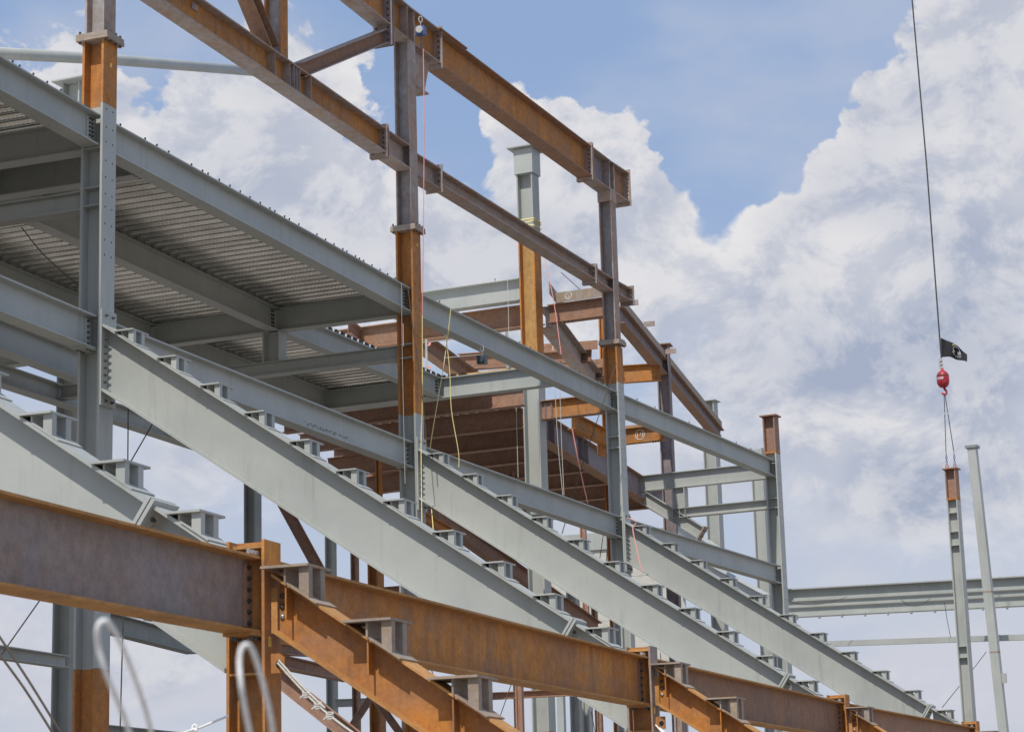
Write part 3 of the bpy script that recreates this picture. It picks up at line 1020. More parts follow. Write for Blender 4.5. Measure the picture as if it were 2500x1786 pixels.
def rib_mesh(L, closed=True, emb=True):
    key = (round(L, 2), closed, emb)
    if key in RIB_CACHE:
        return RIB_CACHE[key]
    prof = [(0, 0), (0.048, 0), (0.075, 0.076), (0.272, 0.076), (0.303, 0.0)] if closed else [(0, 0), (0.05, 0), (0.08, 0.076), (0.205, 0.076)]
    th = 0.003
    vs, fs = [], []
    for x in (0, -L):
        for yy, zz in prof:
            vs.append((x, yy, zz))
        for yy, zz in prof:
            vs.append((x, yy, zz + th))
    m = len(prof)
    for k2 in range(m - 1):
        fs.append((k2, k2 + 1, 2 * m + k2 + 1, 2 * m + k2))
        fs.append((m + k2 + 1, m + k2, 3 * m + k2, 3 * m + k2 + 1))
    if emb:
        q = -0.05
        a, b2 = V((0, 0.272, 0.076)), V((0, 0.303, 0.0))
        nn = V((0, -0.076, -0.031)).normalized()
        while q > -L + 0.1:
            c0 = a.lerp(b2, 0.25)
            c1 = a.lerp(b2, 0.75)
            base = len(vs)
            for dx in (0, -0.052):
                for cc_, o_ in ((c0, 0), (c1, 0), (c1.lerp(c0, 0.25), 0.009), (c0.lerp(c1, 0.25), 0.009)):
                    pt = cc_ + nn * o_ + V((q + dx, 0, 0))
                    vs.append(tuple(pt))
            for f in ((0, 1, 2, 3), (7, 6, 5, 4), (0, 4, 5, 1), (1, 5, 6, 2), (2, 6, 7, 3), (3, 7, 4, 0)):
                fs.append(tuple(base + g_ for g_ in f))
            q -= 0.085
    nmain = len(fs)
    if closed:      # dark strips paint shade and reflection lines along both edges of the bottom flange
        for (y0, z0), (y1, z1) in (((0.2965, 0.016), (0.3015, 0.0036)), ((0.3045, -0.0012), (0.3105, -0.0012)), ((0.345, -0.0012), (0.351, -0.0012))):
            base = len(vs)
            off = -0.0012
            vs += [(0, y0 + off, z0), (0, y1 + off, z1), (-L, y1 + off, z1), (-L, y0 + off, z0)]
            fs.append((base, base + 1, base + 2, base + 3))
    me = bpy.data.meshes.new('deck_rib')
    me.from_pydata(vs, [], fs)
    me.materials.append(MATS['galvanised'])
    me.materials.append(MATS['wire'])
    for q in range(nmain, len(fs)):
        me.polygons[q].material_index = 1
    RIB_CACHE[key] = me
    return me


def deck(label, i, s0, s1, u0, L, z):
    t = thing('metal_deck', label, 'deck', fp(i, (s0 + s1) / 2, u0 - L / 2, z), 'galvanised floor deck fields')
    a, b2 = fp(i, s0, u0, z), fp(i, s1, u0, z)
    n = int((b2 - a).length / 0.305)
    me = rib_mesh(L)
    for k2 in range(n):
        o = bpy.data.objects.new('deck_rib', me)
        COL.objects.link(o)
        o.parent = t
        p = a + (b2 - a) * (k2 / n)
        f = s0 + (s1 - s0) * k2 / n
        an = ANG[i] * (1 - f) + ANG[i + 1] * f
        o.matrix_local = Matrix.Translation(p - t.location) @ Matrix.Rotation(R(an), 4, 'Z')
    return t


deck('ribbed metal deck underside left of the leftmost column', -1, 0.0, 1.0, -0.05, 15.0, ZB + 0.005)
deck('ribbed metal deck underside between the leftmost and middle columns', 0, 0.0, 1.0, -0.05, 15.0, ZB + 0.005)
deck('ribbed metal deck underside seen small behind the short post', 1, 0.0, 0.66, -3.12, 6.4, ZB + 0.005)

# ------------------------------------------------------------------ lower shaded frame behind the leftmost column
LG = 'low shaded framing under the floor'
LOWZ = 10.05
p0, p1 = fp(-1, 0.6, -2.9, LOWZ), fp(0, 1.0, -3.0, LOWZ)
beam('shaded low ring beam seen under the largest raker near the left', fp(0, 0.0, -2.9, LOWZ), p1, 0.34, 0.26, 0.02, 0.014, 'paint', group=LG)
beam('shaded low beam at far left behind the leftmost column', fp(-1, 0.55, -1.35, 10.2), fp(0, 0.22, -1.6, 10.2), 0.5, 0.28, 0.02, 0.014, 'paint', group=LG)
solo(MB().prism([fp(-1, 0.2, -1.0, 10.6), fp(0, 0.22, -1.0, 10.6), fp(0, 0.22, -3.2, 10.6), fp(-1, 0.2, -3.2, 10.6)], UZ * 0.05), 'shade_sheet', 'rust_dark', 'dark soffit sheet added as shade behind the lower beam at the left edge', 'backing')  # dark sheet added in place of the deep shade under the floor
for a, (s, lab) in enumerate(((0.28, 'first short crosspiece of the low frame right of the leftmost column'), (0.60, 'second short crosspiece of the low frame right of the leftmost column'))):
    beam(lab, fp(0, s, -2.9, LOWZ - 0.02), fp(0, s, -1.2, LOWZ - 0.02), 0.24, 0.2, 0.018, 0.012, 'paint', group=LG)
beam('outer low edge beam of the shaded frame at left', fp(-1, 0.75, -4.4, 10.0), fp(0, 0.15, -4.4, 10.0), 0.24, 0.2, 0.018, 0.012, 'paint', group=LG)

# ------------------------------------------------------------------ second column line


def backcol(label, xy, ang, segs, d=0.44, b2=0.42, cap=None, capmat='paint', group='columns behind the front line'):
    t = thing('steel_column', label, 'column', (xy[0], xy[1], 0), group)
    for z0, z1, m in segs:
        hcol(t, xy, ang, z0, z1 - 0.002, d, b2, 0.04, 0.028, m, 'rust_column' if m == 'rust_ochre' else m)
    if cap:
        a = R(ang)
        r = V((math.cos(a), math.sin(a), 0))
        plate(t, V((xy[0], xy[1], segs[-1][1] + 0.02)), r * (d + cap), V((-r.y, r.x, 0)) * (b2 + cap), UZ * 0.035, capmat, 'cap_plate')
    return t


n2 = gp(2, -2.33, 0, 0)
t = backcol('capped column behind, grey at head and foot with wide orange rusty middle', n2, ANG[2], [(0, 4.7, 'rust_column'), (4.7, 14.2, 'paint'), (14.2, 18.4, 'rust_ochre'), (18.4, 20.72, 'paint')], 0.48, 0.46, 0.38)
plate(t, n2 + UZ * 20.35, rv(2) * 0.56, tv(2) * 0.56, UZ * 0.72, 'paint', 'head_box')
mb = MB()
for a in range(8):
    for b2 in (-1, 1):
        p = n2 + UZ * 20.735 + rv(2) * (-0.36 + a * 0.1) + tv(2) * b2 * 0.38
        mb.tube([p, p - UZ * 0.03], 0.014, 6)
mb.build('cap_bolts', 'bolt_bright', t)
mb = MB()
for a, zz in ((0, 18.56), (1, 18.66), (2, 18.50)):
    c = n2 + UZ * zz
    q = [c + rv(2) * sx * 0.255 + tv(2) * sy * 0.245 + UZ * (0.04 * sx * (1 - a)) for sx, sy in ((-1, -1), (1, -1), (1, 1), (-1, 1), (-1, -1))]
    mb.tube(q, 0.022, 5)
solo(mb, 'lashing_strap', 'rope_yellow', 'pale yellow straps tied around the capped column', 'strap')

backcol('grey column with capped head peeking out left of the leftmost column', (-9.507, 46.000), ANG[1], [(0, 3.6, 'rust_dark'), (3.6, 18.55, 'paint')], 0.46, 0.44, 0.34)
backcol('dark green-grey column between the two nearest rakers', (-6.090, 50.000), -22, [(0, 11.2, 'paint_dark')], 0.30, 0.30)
C2 = (5.161, 72.600)
backcol('slim purple-brown column with plate cap at right of the rusty back frame', C2, -14, [(0, 18.3, 'purple_scale')], 0.42, 0.38, 0.18, 'rust_brown')
C3 = (7.966, 87.000)
backcol('distant pale column with flat cap, right of the purple-brown one', C3, -26, [(0, 19.2, 'paint')], 0.54, 0.48, 0.2)
C4 = (9.942, 88.000)
backcol('distant pale column just left of the brown-headed one', C4, -26, [(0, 17.4, 'paint')], 0.50, 0.44)
backcol('thin rusty column rising behind the third column', (3.028, 70.000), -14, [(0, 19.05, 'rust_column')], 0.22, 0.30, 0.2, 'rust_column')

# ------------------------------------------------------------------ rusty back floor at the same level
BG = 'dark rusty floor beams behind'
GD = V((0.297, 1, 0)).normalized()
G0, G1 = V((0.45, 58.55, 13.50)), V((5.25, 74.7, 13.50))
t, n, y, z = beam('purple-brown girder descending right behind the third column', G0, G1, 0.78, 0.34, 0.03, 0.02, 'purple_scale', 'rust_brown', group=BG)
mb = MB()
for f in (0.06, 0.11, 0.30, 0.33):
    mb.cbox(G0 + (G1 - G0) * f - UZ * 0.39 - y * 0.09, n * 0.02, y * 0.15, z * 0.70)
mb.build('stiffeners', 'purple_scale', t)
rr = V((math.cos(R(-14.5)), math.sin(R(-14.5)), 0))
BW = [(-2.35, 'first dark rusty floor beam under the pale header'), (0.5, 'second dark rusty floor beam'), (3.3, 'third dark rusty floor beam, with bright deck slits above it'),
      (5.9, 'fourth dark rusty floor beam left of the purple-brown girder'), (8.6, 'fifth dark rusty floor beam under the purple-brown girder'), (11.3, 'sixth dark rusty floor beam under the purple-brown girder'),
      (14.2, 'seventh dark rusty floor beam near the lower end of the girder'), (17.2, 'farthest dark rusty floor beam behind the pale stub')]
for w_, lab in BW:
    q = gp(2, -2.6, w_, 0)
    f = (q.y - G0.y) / (G1.y - G0.y)
    e = G0 + (G1 - G0) * min(max(f, -0.05), 1.0)
    e = V((e.x - 0.12, e.y, ZB - 0.005))
    if w_ < 0:
        e = gp(2, -1.6, w_, ZB - 0.005)
    s = e - rv(2) * 7.2
    beam(lab, s, e, 0.54, 0.28, 0.022, 0.015, 'rust_dark', group=BG)
# its deck: ribs along the stand
t = thing('metal_deck', 'dark metal deck with bright slits above the rusty floor beams', 'deck', gp(2, -6, 6, ZB), 'galvanised floor deck fields')
dist = sorted((G1 - gp(2, -2.6, w_, 0)).y / GD.y for w_, lab in BW if w_ > -1)
dist = [max(q, 0.0) for q in dist]


def floor_rib(k2, d0, d1, full):
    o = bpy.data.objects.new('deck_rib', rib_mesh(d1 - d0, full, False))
    COL.objects.link(o)
    o.parent = t
    p = G1 - rv(2) * (0.3 + 0.305 * k2) - GD * d0
    p.z = ZB + 0.004
    o.matrix_local = Matrix.Translation(p - t.location) @ Matrix.Rotation(math.atan2(GD.y, GD.x), 4, 'Z')


for k2 in range(22):
    for j in range(len(dist) - 1):
        if dist[j + 1] - dist[j] < 0.8:
            continue
        floor_rib(k2, dist[j], dist[j + 1] - 0.002, True)
    floor_rib(k2, dist[-1], dist[-1] + 4.75, True)
# orange links between back girder and front columns
t, n, y, z = rbeam('bright orange rusty floor beam left of the third column', 2, -2.1, -0.2, 0, ZB + 0.03, 0.52, 0.28, 'rust', 'rust_brown', group=BG)
plate(t, gp(2, -1.95, -0.02, ZB - 0.23), rv(2) * 0.36, tv(2) * 0.03, UZ * 0.44, 'rust_dark', 'connection_plate')
mb = MB()
for a in range(6):
    for u in (-1.98, -1.80):
        mb.bolt(gp(2, u, -0.036, ZB - 0.07 - a * 0.065), -tv(2), 0.018, 0.03)
mb.build('bolt_group', 'bolt_bright', t)
t, n, y, z = beam('ochre rusty beam sloping down right between girder and third column', (1.612, 59.500, 13.471), (2.922, 62.500, 13.372), 0.45, 0.26, 0.02, 0.014, 'rust', group=BG)
plate(t, (2.513, 62.200, 12.894), n * 0.6, y * 0.03, z * 0.35, 'rust', 'gusset')
t, n, y, z = rbeam('orange rusty beam with circled chalk 14 right of the third column', 2, -1.9, -0.40, 4.85, 13.53, 0.46, 0.26, 'rust', 'rust_edge', group=BG)
chalk(t, gp(2, -1.25, 4.835, 13.23), rv(2) * 0.15, UZ * 0.16, '14', 0.009, True)
solo(MB().cbox(gp(2, -1.1, 4.85, 13.58), rv(2) * 1.5, tv(2) * 0.1, UZ * 0.06), 'lumber_plank', 'weld_plate', 'weathered board on the beam with circled chalk 14', 'lumber')
mb = MB()
for a in range(4):
    mb.bolt(gp(2, -0.72 + a * 0.08, 4.78, 13.065), -UZ, 0.02, 0.045)
mb.build('bolt_row', 'bolt_steel', t)

# ------------------------------------------------------------------ rusty upper back frame
TG = 'rusty upper frame behind'
t, n, y, z = beam('steep rusty edge beam descending right from the third column to the distant columns', (3.300, 64.750, 17.780), (8.230, 85.700, 17.780), 0.52, 0.34, 0.026, 0.018, 'purple_scale', 'rust_brown', group=TG)
ang = MB()
ang.cbox((V((3.300, 64.750, 17.780)) + V((8.230, 85.700, 17.780))) / 2 + V((0.12, -0.03, 0.14)), n * 20.8, y * 0.02, z * 0.28)
ang.build('edge_angle', 'weld_plate', t)
for f in (0.02, 0.16, 0.36):
    p = V((3.300, 64.750, 17.780)) + n * (f * 20.8)
    plate(t, p + V((0.36, -0.1, 0.18)), V((0.34, -0.09, 0)), V((0.01, 0.03, 0)), UZ * 0.17, 'mill_scale', 'clip_plate')
t, n, y, z = beam('dark inclined beam behind, descending from the capped column to the third column', (0.980, 59.150, 16.450), (2.960, 69.700, 16.450), 0.62, 0.40, 0.03, 0.02, 'mill_scale', 'mill_scale', group=TG)
plate(t, V((1.150, 58.900, 16.600)) + V((0.16, 0, 0)), n * 2.6, y * 0.02, UZ * 0.32, 'weld_plate', 'edge_angle')
t, n, y, z = beam('inner rusty beam descending right behind the yellow ropes', (-3.100, 60.100, 16.450), (-0.900, 68.600, 16.450), 0.55, 0.32, 0.026, 0.018, 'rust_brown', 'rust_brown', group=TG)
t, n, y, z = rbeam('rusty link beam with light web and chalk circle, left of the third column', 2, -2.05, -0.3, 0.6, 16.35, 0.52, 0.30, 'rust_brown', 'rust_brown', group=TG)
plate(t, gp(2, -1.0, 0.42, 16.50), rv(2) * 1.55, tv(2) * 0.02, UZ * 0.28, 'weld_plate', 'edge_angle')
chalk(t, gp(2, -1.42, 0.405, 16.46), rv(2) * 0.10, UZ * 0.10, '3', 0.009, True)
mb = MB()
for a in range(9):
    mb.bolt(gp(2, -2.3 + 0.12 * a, 0.5, 15.83), -UZ, 0.022, 0.05)
mb.build('bolt_row', 'bolt_steel', t)
t, n, y, z = rbeam('grey girder running left from the capped column above a rusty one', 2, -6.6, -2.62, 0, 17.05, 0.62, 0.36, 'paint', group=TG)
studs(t, gp(2, -3.6, 0, 17.05), gp(2, -2.8, 0, 17.05), 0.25)
rbeam('brown rusty girder just below the grey girder left of the capped column', 2, -8.6, -2.62, 0.35, 16.38, 0.62, 0.34, 'rust_brown', group=TG)
t, n, y, z = beam('short dark brace crossing the brown girder left of the middle column', (-4.596, 60.000, 16.419), (-4.124, 61.500, 16.282), 0.4, 0.26, 0.02, 0.014, 'rust_dark', group=TG)
for a, (px, lab) in enumerate(((0, 'upper rusty beam with chalk numbers 154 and 401 behind the pink rope'), (1, 'second rusty beam below the chalk-numbered one'))):
    q = V((0.878, 66.000, 16.816)) if a == 0 else V((0.896, 69.000, 16.770))
    q2 = V((2.457, 65.000, 16.656)) if a == 0 else V((2.876, 68.000, 16.748))
    ex = (q2 - q).normalized()
    t, n, y, z = beam(lab, q - ex * 3, q2, 0.52, 0.30, 0.024, 0.016, 'rust_brown', 'rust_brown', group=TG)
    plate(t, (q + q2) / 2 - y * 0.14 - UZ * 0.03, (q2 - q) * 1.3, y * 0.02, UZ * 0.28, 'rust_brown', 'edge_angle')
    if a == 0:
        for tx, f in (('154', 0.28), ('401', 0.58)):
            chalk(t, q + (q2 - q) * f - y * 0.155 - UZ * 0.11, ex * 0.20, UZ * 0.20, tx, 0.011)
# orange link under the edge beam
beam('bright orange rusty beam right of the third column below the edge beam', (3.316, 71.400, 17.365), (4.938, 71.000, 17.341), 0.58, 0.28, 0.022, 0.015, 'rust', group=TG)
# lower rust columns and the far stand below the rakers
backcol('dark rusty column under the second raker, right of the chalk beams', (2.576, 84.000), -14, [(0, 13.9, 'rust_dark')], 0.22, 0.22)
backcol('short dark rusty column under the brown floor, left of the capped column', (-0.129, 66.000), -14, [(0, 13.0, 'rust_dark')], 0.18, 0.18)
backcol('rusty column under the purple-brown girder end with scribbled mark', (5.351, 75.000), -14, [(0, 12.9, 'mill_scale')], 0.34, 0.3)

# ------------------------------------------------------------------ clutter below the rakers
UG = 'columns and braces under the stand'


def strut(label, p0, p1, d, bf, mat, emat=None, cat='brace'):
    return beam(label, p0, p1, d, bf, 0.02, 0.014, mat, emat, cat=cat, name='steel_brace', group=UG)


strut('brown steep diagonal brace right of the nearest rusty post', (-5.514, 52.000, 10.104), (-4.141, 52.000, 7.499), 0.28, 0.26, 'rust_dark')
t = backcol('pale two-tone tube column left of two rusty uprights', (-4.981, 58.000), -22, [(0, 10.25, 'paint')], 0.24, 0.22, group=UG)
plate(t, ((-4.981, 58.000)[0] + 0.55, (-4.981, 58.000)[1], 10.0), (1.0, 0, 0), (0, 0.2, 0), UZ * 0.3, 'paint', 'bracket_arm')
backcol('thin dark rusty upright, first of two beside the pale tube column', (-4.194, 56.000), -22, [(0, 10.4, 'rust_dark')], 0.17, 0.16, group=UG)
backcol('wider orange-brown upright, second of two beside the pale tube column', (-3.537, 54.000), -22, [(0, 9.9, 'rust_column')], 0.28, 0.30, group=UG)
strut('short dark cross beam behind the orange-brown rusty beam', (-3.838, 53.000, 7.969), (-2.841, 53.000, 8.020), 0.5, 0.26, 'rust_dark', cat='beam')
backcol('pale column foot behind the orange-brown rusty beam', (-2.691, 52.000), -22, [(0, 8.6, 'paint')], 0.22, 0.22, group=UG)
strut('brown cross beam under the nearest rusty raker', (-3.999, 34.000, 4.937), (-3.359, 36.000, 5.056), 0.18, 0.2, 'rust_dark', cat='beam')
strut('olive brown beam bending right under the nearest rusty raker', (-3.936, 34.000, 4.783), (-3.061, 39.000, 4.877), 0.20, 0.2, 'rust_dark', cat='beam')
strut('olive brown sloping beam behind the white knotted rope', (-3.075, 27.000, 4.057), (-1.878, 27.000, 3.077), 0.21, 0.2, 'rust_dark', cat='beam')
strut('thin cross brace leaning left at the bottom edge', (-3.370, 50.000, 5.350), (-4.126, 50.000, 4.269), 0.16, 0.16, 'rust_dark')
strut('thin cross brace leaning right at the bottom edge', (-3.233, 50.000, 5.162), (-2.507, 50.000, 4.132), 0.18, 0.18, 'rust_dark')
strut('small pale stub beam right of the pale tube column at the bottom', (-4.821, 57.000, 5.616), (-3.898, 57.000, 5.621), 0.2, 0.16, 'paint', cat='beam')
backcol('dark grey-brown upright in the gap under the rusty beam, with a thin rod', (-1.237, 46.000), -22, [(0, 5.5, 'mill_scale')], 0.20, 0.22, group=UG)
backcol('dark brown slim upright left of the pale wide column foot', (-0.041, 46.000), -22, [(0, 5.2, 'rust_dark')], 0.15, 0.12, group=UG)
strut('brown horizontal tie passing behind the slim upright', (-0.721, 50.000, 5.184), (1.141, 50.000, 5.224), 0.16, 0.16, 'rust_brown', cat='beam')
backcol('pale slim column foot near the bottom edge right of the church spire', (1.778, 60.000), -24, [(0, 7.2, 'paint')], 0.20, 0.20, group=UG)
backcol('brown slim upright right of the pale slim column foot', (2.047, 58.000), -24, [(0, 6.6, 'rust_brown')], 0.13, 0.13, group=UG)
backcol('dark slim upright below the second rusty raker', (3.130, 44.000), -24, [(0, 4.3, 'mill_scale')], 0.16, 0.18, group=UG)
backcol('pale column foot behind the end of the second raker', (2.469, 50.000), -24, [(0, 6.9, 'paint')], 0.24, 0.26, group=UG)
backcol('dark upright seen through the gap below the third raker', (5.701, 80.000), -24, [(0, 11.3, 'rust_dark')], 0.30, 0.28, group=UG)
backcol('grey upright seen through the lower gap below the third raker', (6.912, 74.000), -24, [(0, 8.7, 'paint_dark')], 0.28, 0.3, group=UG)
backcol('rusty upright in the gap below the second raker', (2.485, 72.000), -24, [(0, 10.0, 'rust_dark')], 0.16, 0.18, group=UG)
backcol('pale grey column behind the step brackets of the largest raker', (1.742, 70.000), -24, [(0, 10.4, 'paint')], 0.34, 0.3, group=UG)
strut('dark rusty ramp beam seen through the gap under the second raker', (-2.627, 58.000, 11.084), (2.375, 66.000, 8.288), 0.42, 0.3, 'rust_dark', cat='beam')
strut('orange rusty stub beam with bolt holes in the gap above the largest raker foot', (1.664, 68.000, 8.688), (2.276, 68.000, 8.697), 0.5, 0.24, 'rust', cat='beam')
strut('orange-brown edge beam in the gap right of the middle column foot', (-2.439, 56.000, 10.275), (-1.497, 58.000, 9.944), 0.22, 0.2, 'rust', cat='beam')
strut('dark brown girder seen above the first raker brackets left of the middle column', (-5.213, 60.000, 12.462), (-2.809, 60.000, 12.683), 0.55, 0.3, 'rust_dark', 'rust_brown', cat='beam')
strut('second dark brown girder behind the first raker brackets', (-5.742, 66.000, 12.775), (-3.228, 66.000, 13.084), 0.55, 0.3, 'rust_dark', cat='beam')
backcol('orange rusty upright right of a raker bracket left of the middle column', (-3.668, 58.000), -22, [(0, 12.1, 'rust_column')], 0.14, 0.16, group=UG)
# lower left: column foot neighbours
strut('grey beam with bolted end at the lower left edge', (-8.082, 33.000, 4.948), (-7.479, 36.000, 5.004), 0.20, 0.2, 'paint', cat='beam')
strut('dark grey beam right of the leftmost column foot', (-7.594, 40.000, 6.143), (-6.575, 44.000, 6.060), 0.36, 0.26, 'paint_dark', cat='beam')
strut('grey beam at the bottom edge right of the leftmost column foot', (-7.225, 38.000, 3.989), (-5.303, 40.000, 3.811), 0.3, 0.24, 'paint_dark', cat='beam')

# ------------------------------------------------------------------ far stand with panel siding
t = thing('panel_wall', 'pale horizontal siding panels seen through the gaps between rakers', 'wall', (4.440, 98.000, 6.636))
wx = V((math.cos(R(-20)), math.sin(R(-20)), 0))
wy = V((-wx.y, wx.x, 0))
W0 = V((1.152, 96.000, 12.428))
W0.z = 0
for k2 in range(9):
    mb = MB().cbox(W0 + wx * 3.2 + wy * (0.012 * (k2 % 2)) + UZ * (14.05 - 0.62 * k2), wx * 6.4, wy * 0.10, UZ * 0.60)
    mb.build('siding_panel', 'siding', t)
MB().cbox(W0 + wx * 3.2 + UZ * 14.75, wx * 6.6, wy * 0.3, UZ * 0.75).build('top_girder', 'paint', t)
for q in (0.5, 3.2, 6.0):
    MB().cbox(W0 + wx * q + wy * 0.3 + UZ * 5, wx * 0.3, wy * 0.3, UZ * 10).build('support_column', 'paint', t)

# two rakers of the far stand
for nm, a, b2, dd, lab in (('far_raker', (6.689, 92.000, 15.272), (8.101, 84.000, 12.597), 1.1, 'distant blue-grey raker with sawtooth brackets below the pale stub'),
                           ('far_raker', (6.917, 86.000, 12.896), (9.097, 80.000, 10.560), 1.5, 'distant lilac-grey raker girder below the farthest lower beam')):
    t, n, y, z = beam(lab, a, b2, dd, 0.3, 0.03, 0.02, 'paint', cat='raker beam', name=nm)
    if dd < 1.2:
        for q in range(8):
            p = V(a) + (V(b2) - V(a)) * (0.1 + q * 0.11)
            plate(t, p - y * 0.05 - z * (dd - 0.25), V((0.22, 0, 0)), y * 0.2, UZ * 0.14, 'paint_dark', 'sawtooth_bracket')
    else:
        mb = MB()
        for q in range(24):
            p = V(a) + (V(b2) - V(a)) * (0.3 + q * 0.028)
            mb.bolt(p - z * 0.1 - y * 0.01, -y, 0.02, 0.03)
        mb.build('bolt_row', 'bolt_steel', t)

# ------------------------------------------------------------------ far right girders and mast
XG = 'pale girders at far right'
g0, g1 = V((10.436, 92.000, 12.045)), V((21.572, 86.000, 11.699))
for k2, (dy, dz, d, lab) in enumerate(((0, 0, 0.54, 'front pale girder of the far right frame, with a light top flange'), (2.7, 0.0, 0.52, 'middle pale girder of the far right frame with hanging wires'), (5.6, 0.0, 0.62, 'rear pale girder of the far right frame with clips along its bottom'))):
    t, n, y, z = beam(lab, g0 + V((0.6 * k2, dy, dz)), g1 + V((0.6 * k2, dy, dz)), d, 0.5, 0.05, 0.03, 'paint', group=XG)
    if k2 == 2:
        mb = MB()
        for q in range(12):
            mb.cbox(g0 + V((0.9, dy, dz)) + n * (1.2 + q * 1.05) - y * 0.2 - UZ * (d + 0.05), n * 0.08, y * 0.08, UZ * 0.14)
        mb.build('clips', 'paint_dark', t)
    if k2 == 0:
        mb = MB()
        for q in (8.3, 10.7):
            for a in range(3):
                for b2 in range(4):
                    p = g0 + n * (q + a * 0.17) - UZ * (0.12 + b2 * 0.10) + y * 0.02
                    mb.tube([p - y * 0.006 * -1, p + y * 0.01], 0.03, 6)
        mb.build('bolt_holes', 'hole', t)
m0, m1 = V((12.029, 90.000, 9.664)), V((21.132, 85.000, 9.278))
t = thing('tube_rail', 'single pale tube rail below the far right girders', 'beam', (m0 + m1) / 2)
ax = m1 - m0
MB().cbox((m0 + m1) / 2 - UZ * 0.1, ax, V((0, 0.2, 0)), UZ * 0.22).build('tube', 'paint', t)
for f in (0.62, 0.735):
    MB().cbox(m0 + ax * f - UZ * 0.1, ax.normalized() * 0.3, V((0, 0.24, 0)), UZ * 0.26).build('splice_sleeve', 'paint_dark', t)
mb0, mt = V((17.829, 82.000, 5.226)), V((17.443, 82.000, 16.114))
foot = mt + (mb0 - mt) * (mt.z / (mt.z - mb0.z))
t = thing('mast_column', 'tall pale square column at far right with small flat cap', 'column', foot)
ax = mt - foot
e1, e2 = V((math.cos(R(-27)), math.sin(R(-27)), 0)), V((-math.sin(R(-27)), math.cos(R(-27)), 0))
MB().pbox(foot - e1 * 0.16 - e2 * 0.17, e1 * 0.32, e2 * 0.34, ax).build('shaft', 'paint', t)
MB().cbox(mt + UZ * 0.05, e1 * 0.46, e2 * 0.46, UZ * 0.10).build('cap_plate', 'paint_dark', t)
for f in (0.52, 0.66):
    MB().cbox(foot + ax * f, e1 * 0.326, e2 * 0.346, UZ * 0.07).build('joint_band', 'weld_plate', t)
MB().cbox(foot + ax * 0.46 + e1 * 0.2, e1 * 0.25, e2 * 0.1, UZ * 0.35).build('lug', 'paint', t)

# ------------------------------------------------------------------ crane line, hook ball, slings, flag
CX_, CY_ = cols[4].location.x, cols[4].location.y
HB = V((16.108, 80.000, 18.421))
rope = MB().tube([HB + UZ * 0.62, V((16.098, 80.000, 20.028)), V((16.072, 80.000, 26.841)), V((15.968, 80.000, 33.684)), V((15.859, 80.000, 40.773))], 0.028, 8)
solo(rope, 'crane_rope', 'wire', 'long black crane rope coming down from the top right edge', 'rope')
t = thing('hook_ball', 'red crane headache ball with white sticker and swivel hook', 'crane hook', HB - UZ * 0.45)
MB().lathe(HB, UZ, [(-0.335, 0.02), (-0.32, 0.10), (-0.27, 0.17), (-0.19, 0.215), (-0.1, 0.232), (0.1, 0.232), (0.19, 0.21), (0.26, 0.16), (0.31, 0.09), (0.36, 0.055), (0.42, 0.045)], 28).build('ball', 'red_paint', t, True)
MB().cbox(HB + V((-0.03, 0, 0.60)), V((0.14, 0, 0)), V((0, 0.06, 0)), V((-0.01, 0, 0.40))).build('wedge_socket', 'silver', t)
for a, zz in ((0, 0.52), (1, 0.66)):
    MB().cbox(HB + V((-0.03, -0.033, zz)), V((0.10, 0, 0.05)), V((0, 0.006, 0)), V((0, 0, 0.035))).build('socket_mark', 'black_ink', t)
mb = MB()
for q in range(7):
    a0 = R(-175 + q * 11)
    a1 = R(-175 + (q + 1) * 11)
    c = [HB + V((math.cos(a) * 0.236, math.sin(a) * 0.236, 0.0)) for a in (a0, a1)]
    mb.quadbox([c[0] - UZ * 0.03, c[1] - UZ * 0.03, c[1] * 1 - UZ * 0.03 + (c[1] - HB).normalized() * 0.004, c[0] - UZ * 0.03 + (c[0] - HB).normalized() * 0.004,
                c[0] + UZ * 0.04, c[1] + UZ * 0.04, c[1] + UZ * 0.04 + (c[1] - HB).normalized() * 0.004, c[0] + UZ * 0.04 + (c[0] - HB).normalized() * 0.004])
mb.build('sticker', 'white_label', t)
mb = MB()
for q in range(13):
    a0 = R(-172 + q * 5.4)
    d_ = V((math.cos(a0), math.sin(a0), 0))
    tt_ = V((-d_.y, d_.x, 0))
    mb.cbox(HB + d_ * 0.2415 + UZ * 0.005, tt_ * (0.012 if q % 3 else 0.006), d_ * 0.004, UZ * 0.04)
mb.build('sticker_lettering', 'black_ink', t)
MB().lathe(HB, UZ, [(0.115, 0.2335), (0.155, 0.2245)], 28).build('worn_band', 'wire_brown', t, True)
hk = [HB + V((0.02, 0, -0.33)), HB + V((0.05, 0, -0.40)), HB + V((0.105, 0, -0.47)), HB + V((0.09, 0, -0.56)), HB + V((0.02, 0, -0.595)), HB + V((-0.05, 0, -0.56)), HB + V((-0.065, 0, -0.50))]
MB().tube(hk, [0.05, 0.045, 0.042, 0.046, 0.044, 0.036, 0.02], 10).build('hook', 'red_paint', t, True)
CT = V((CX_, CY_, 15.03))
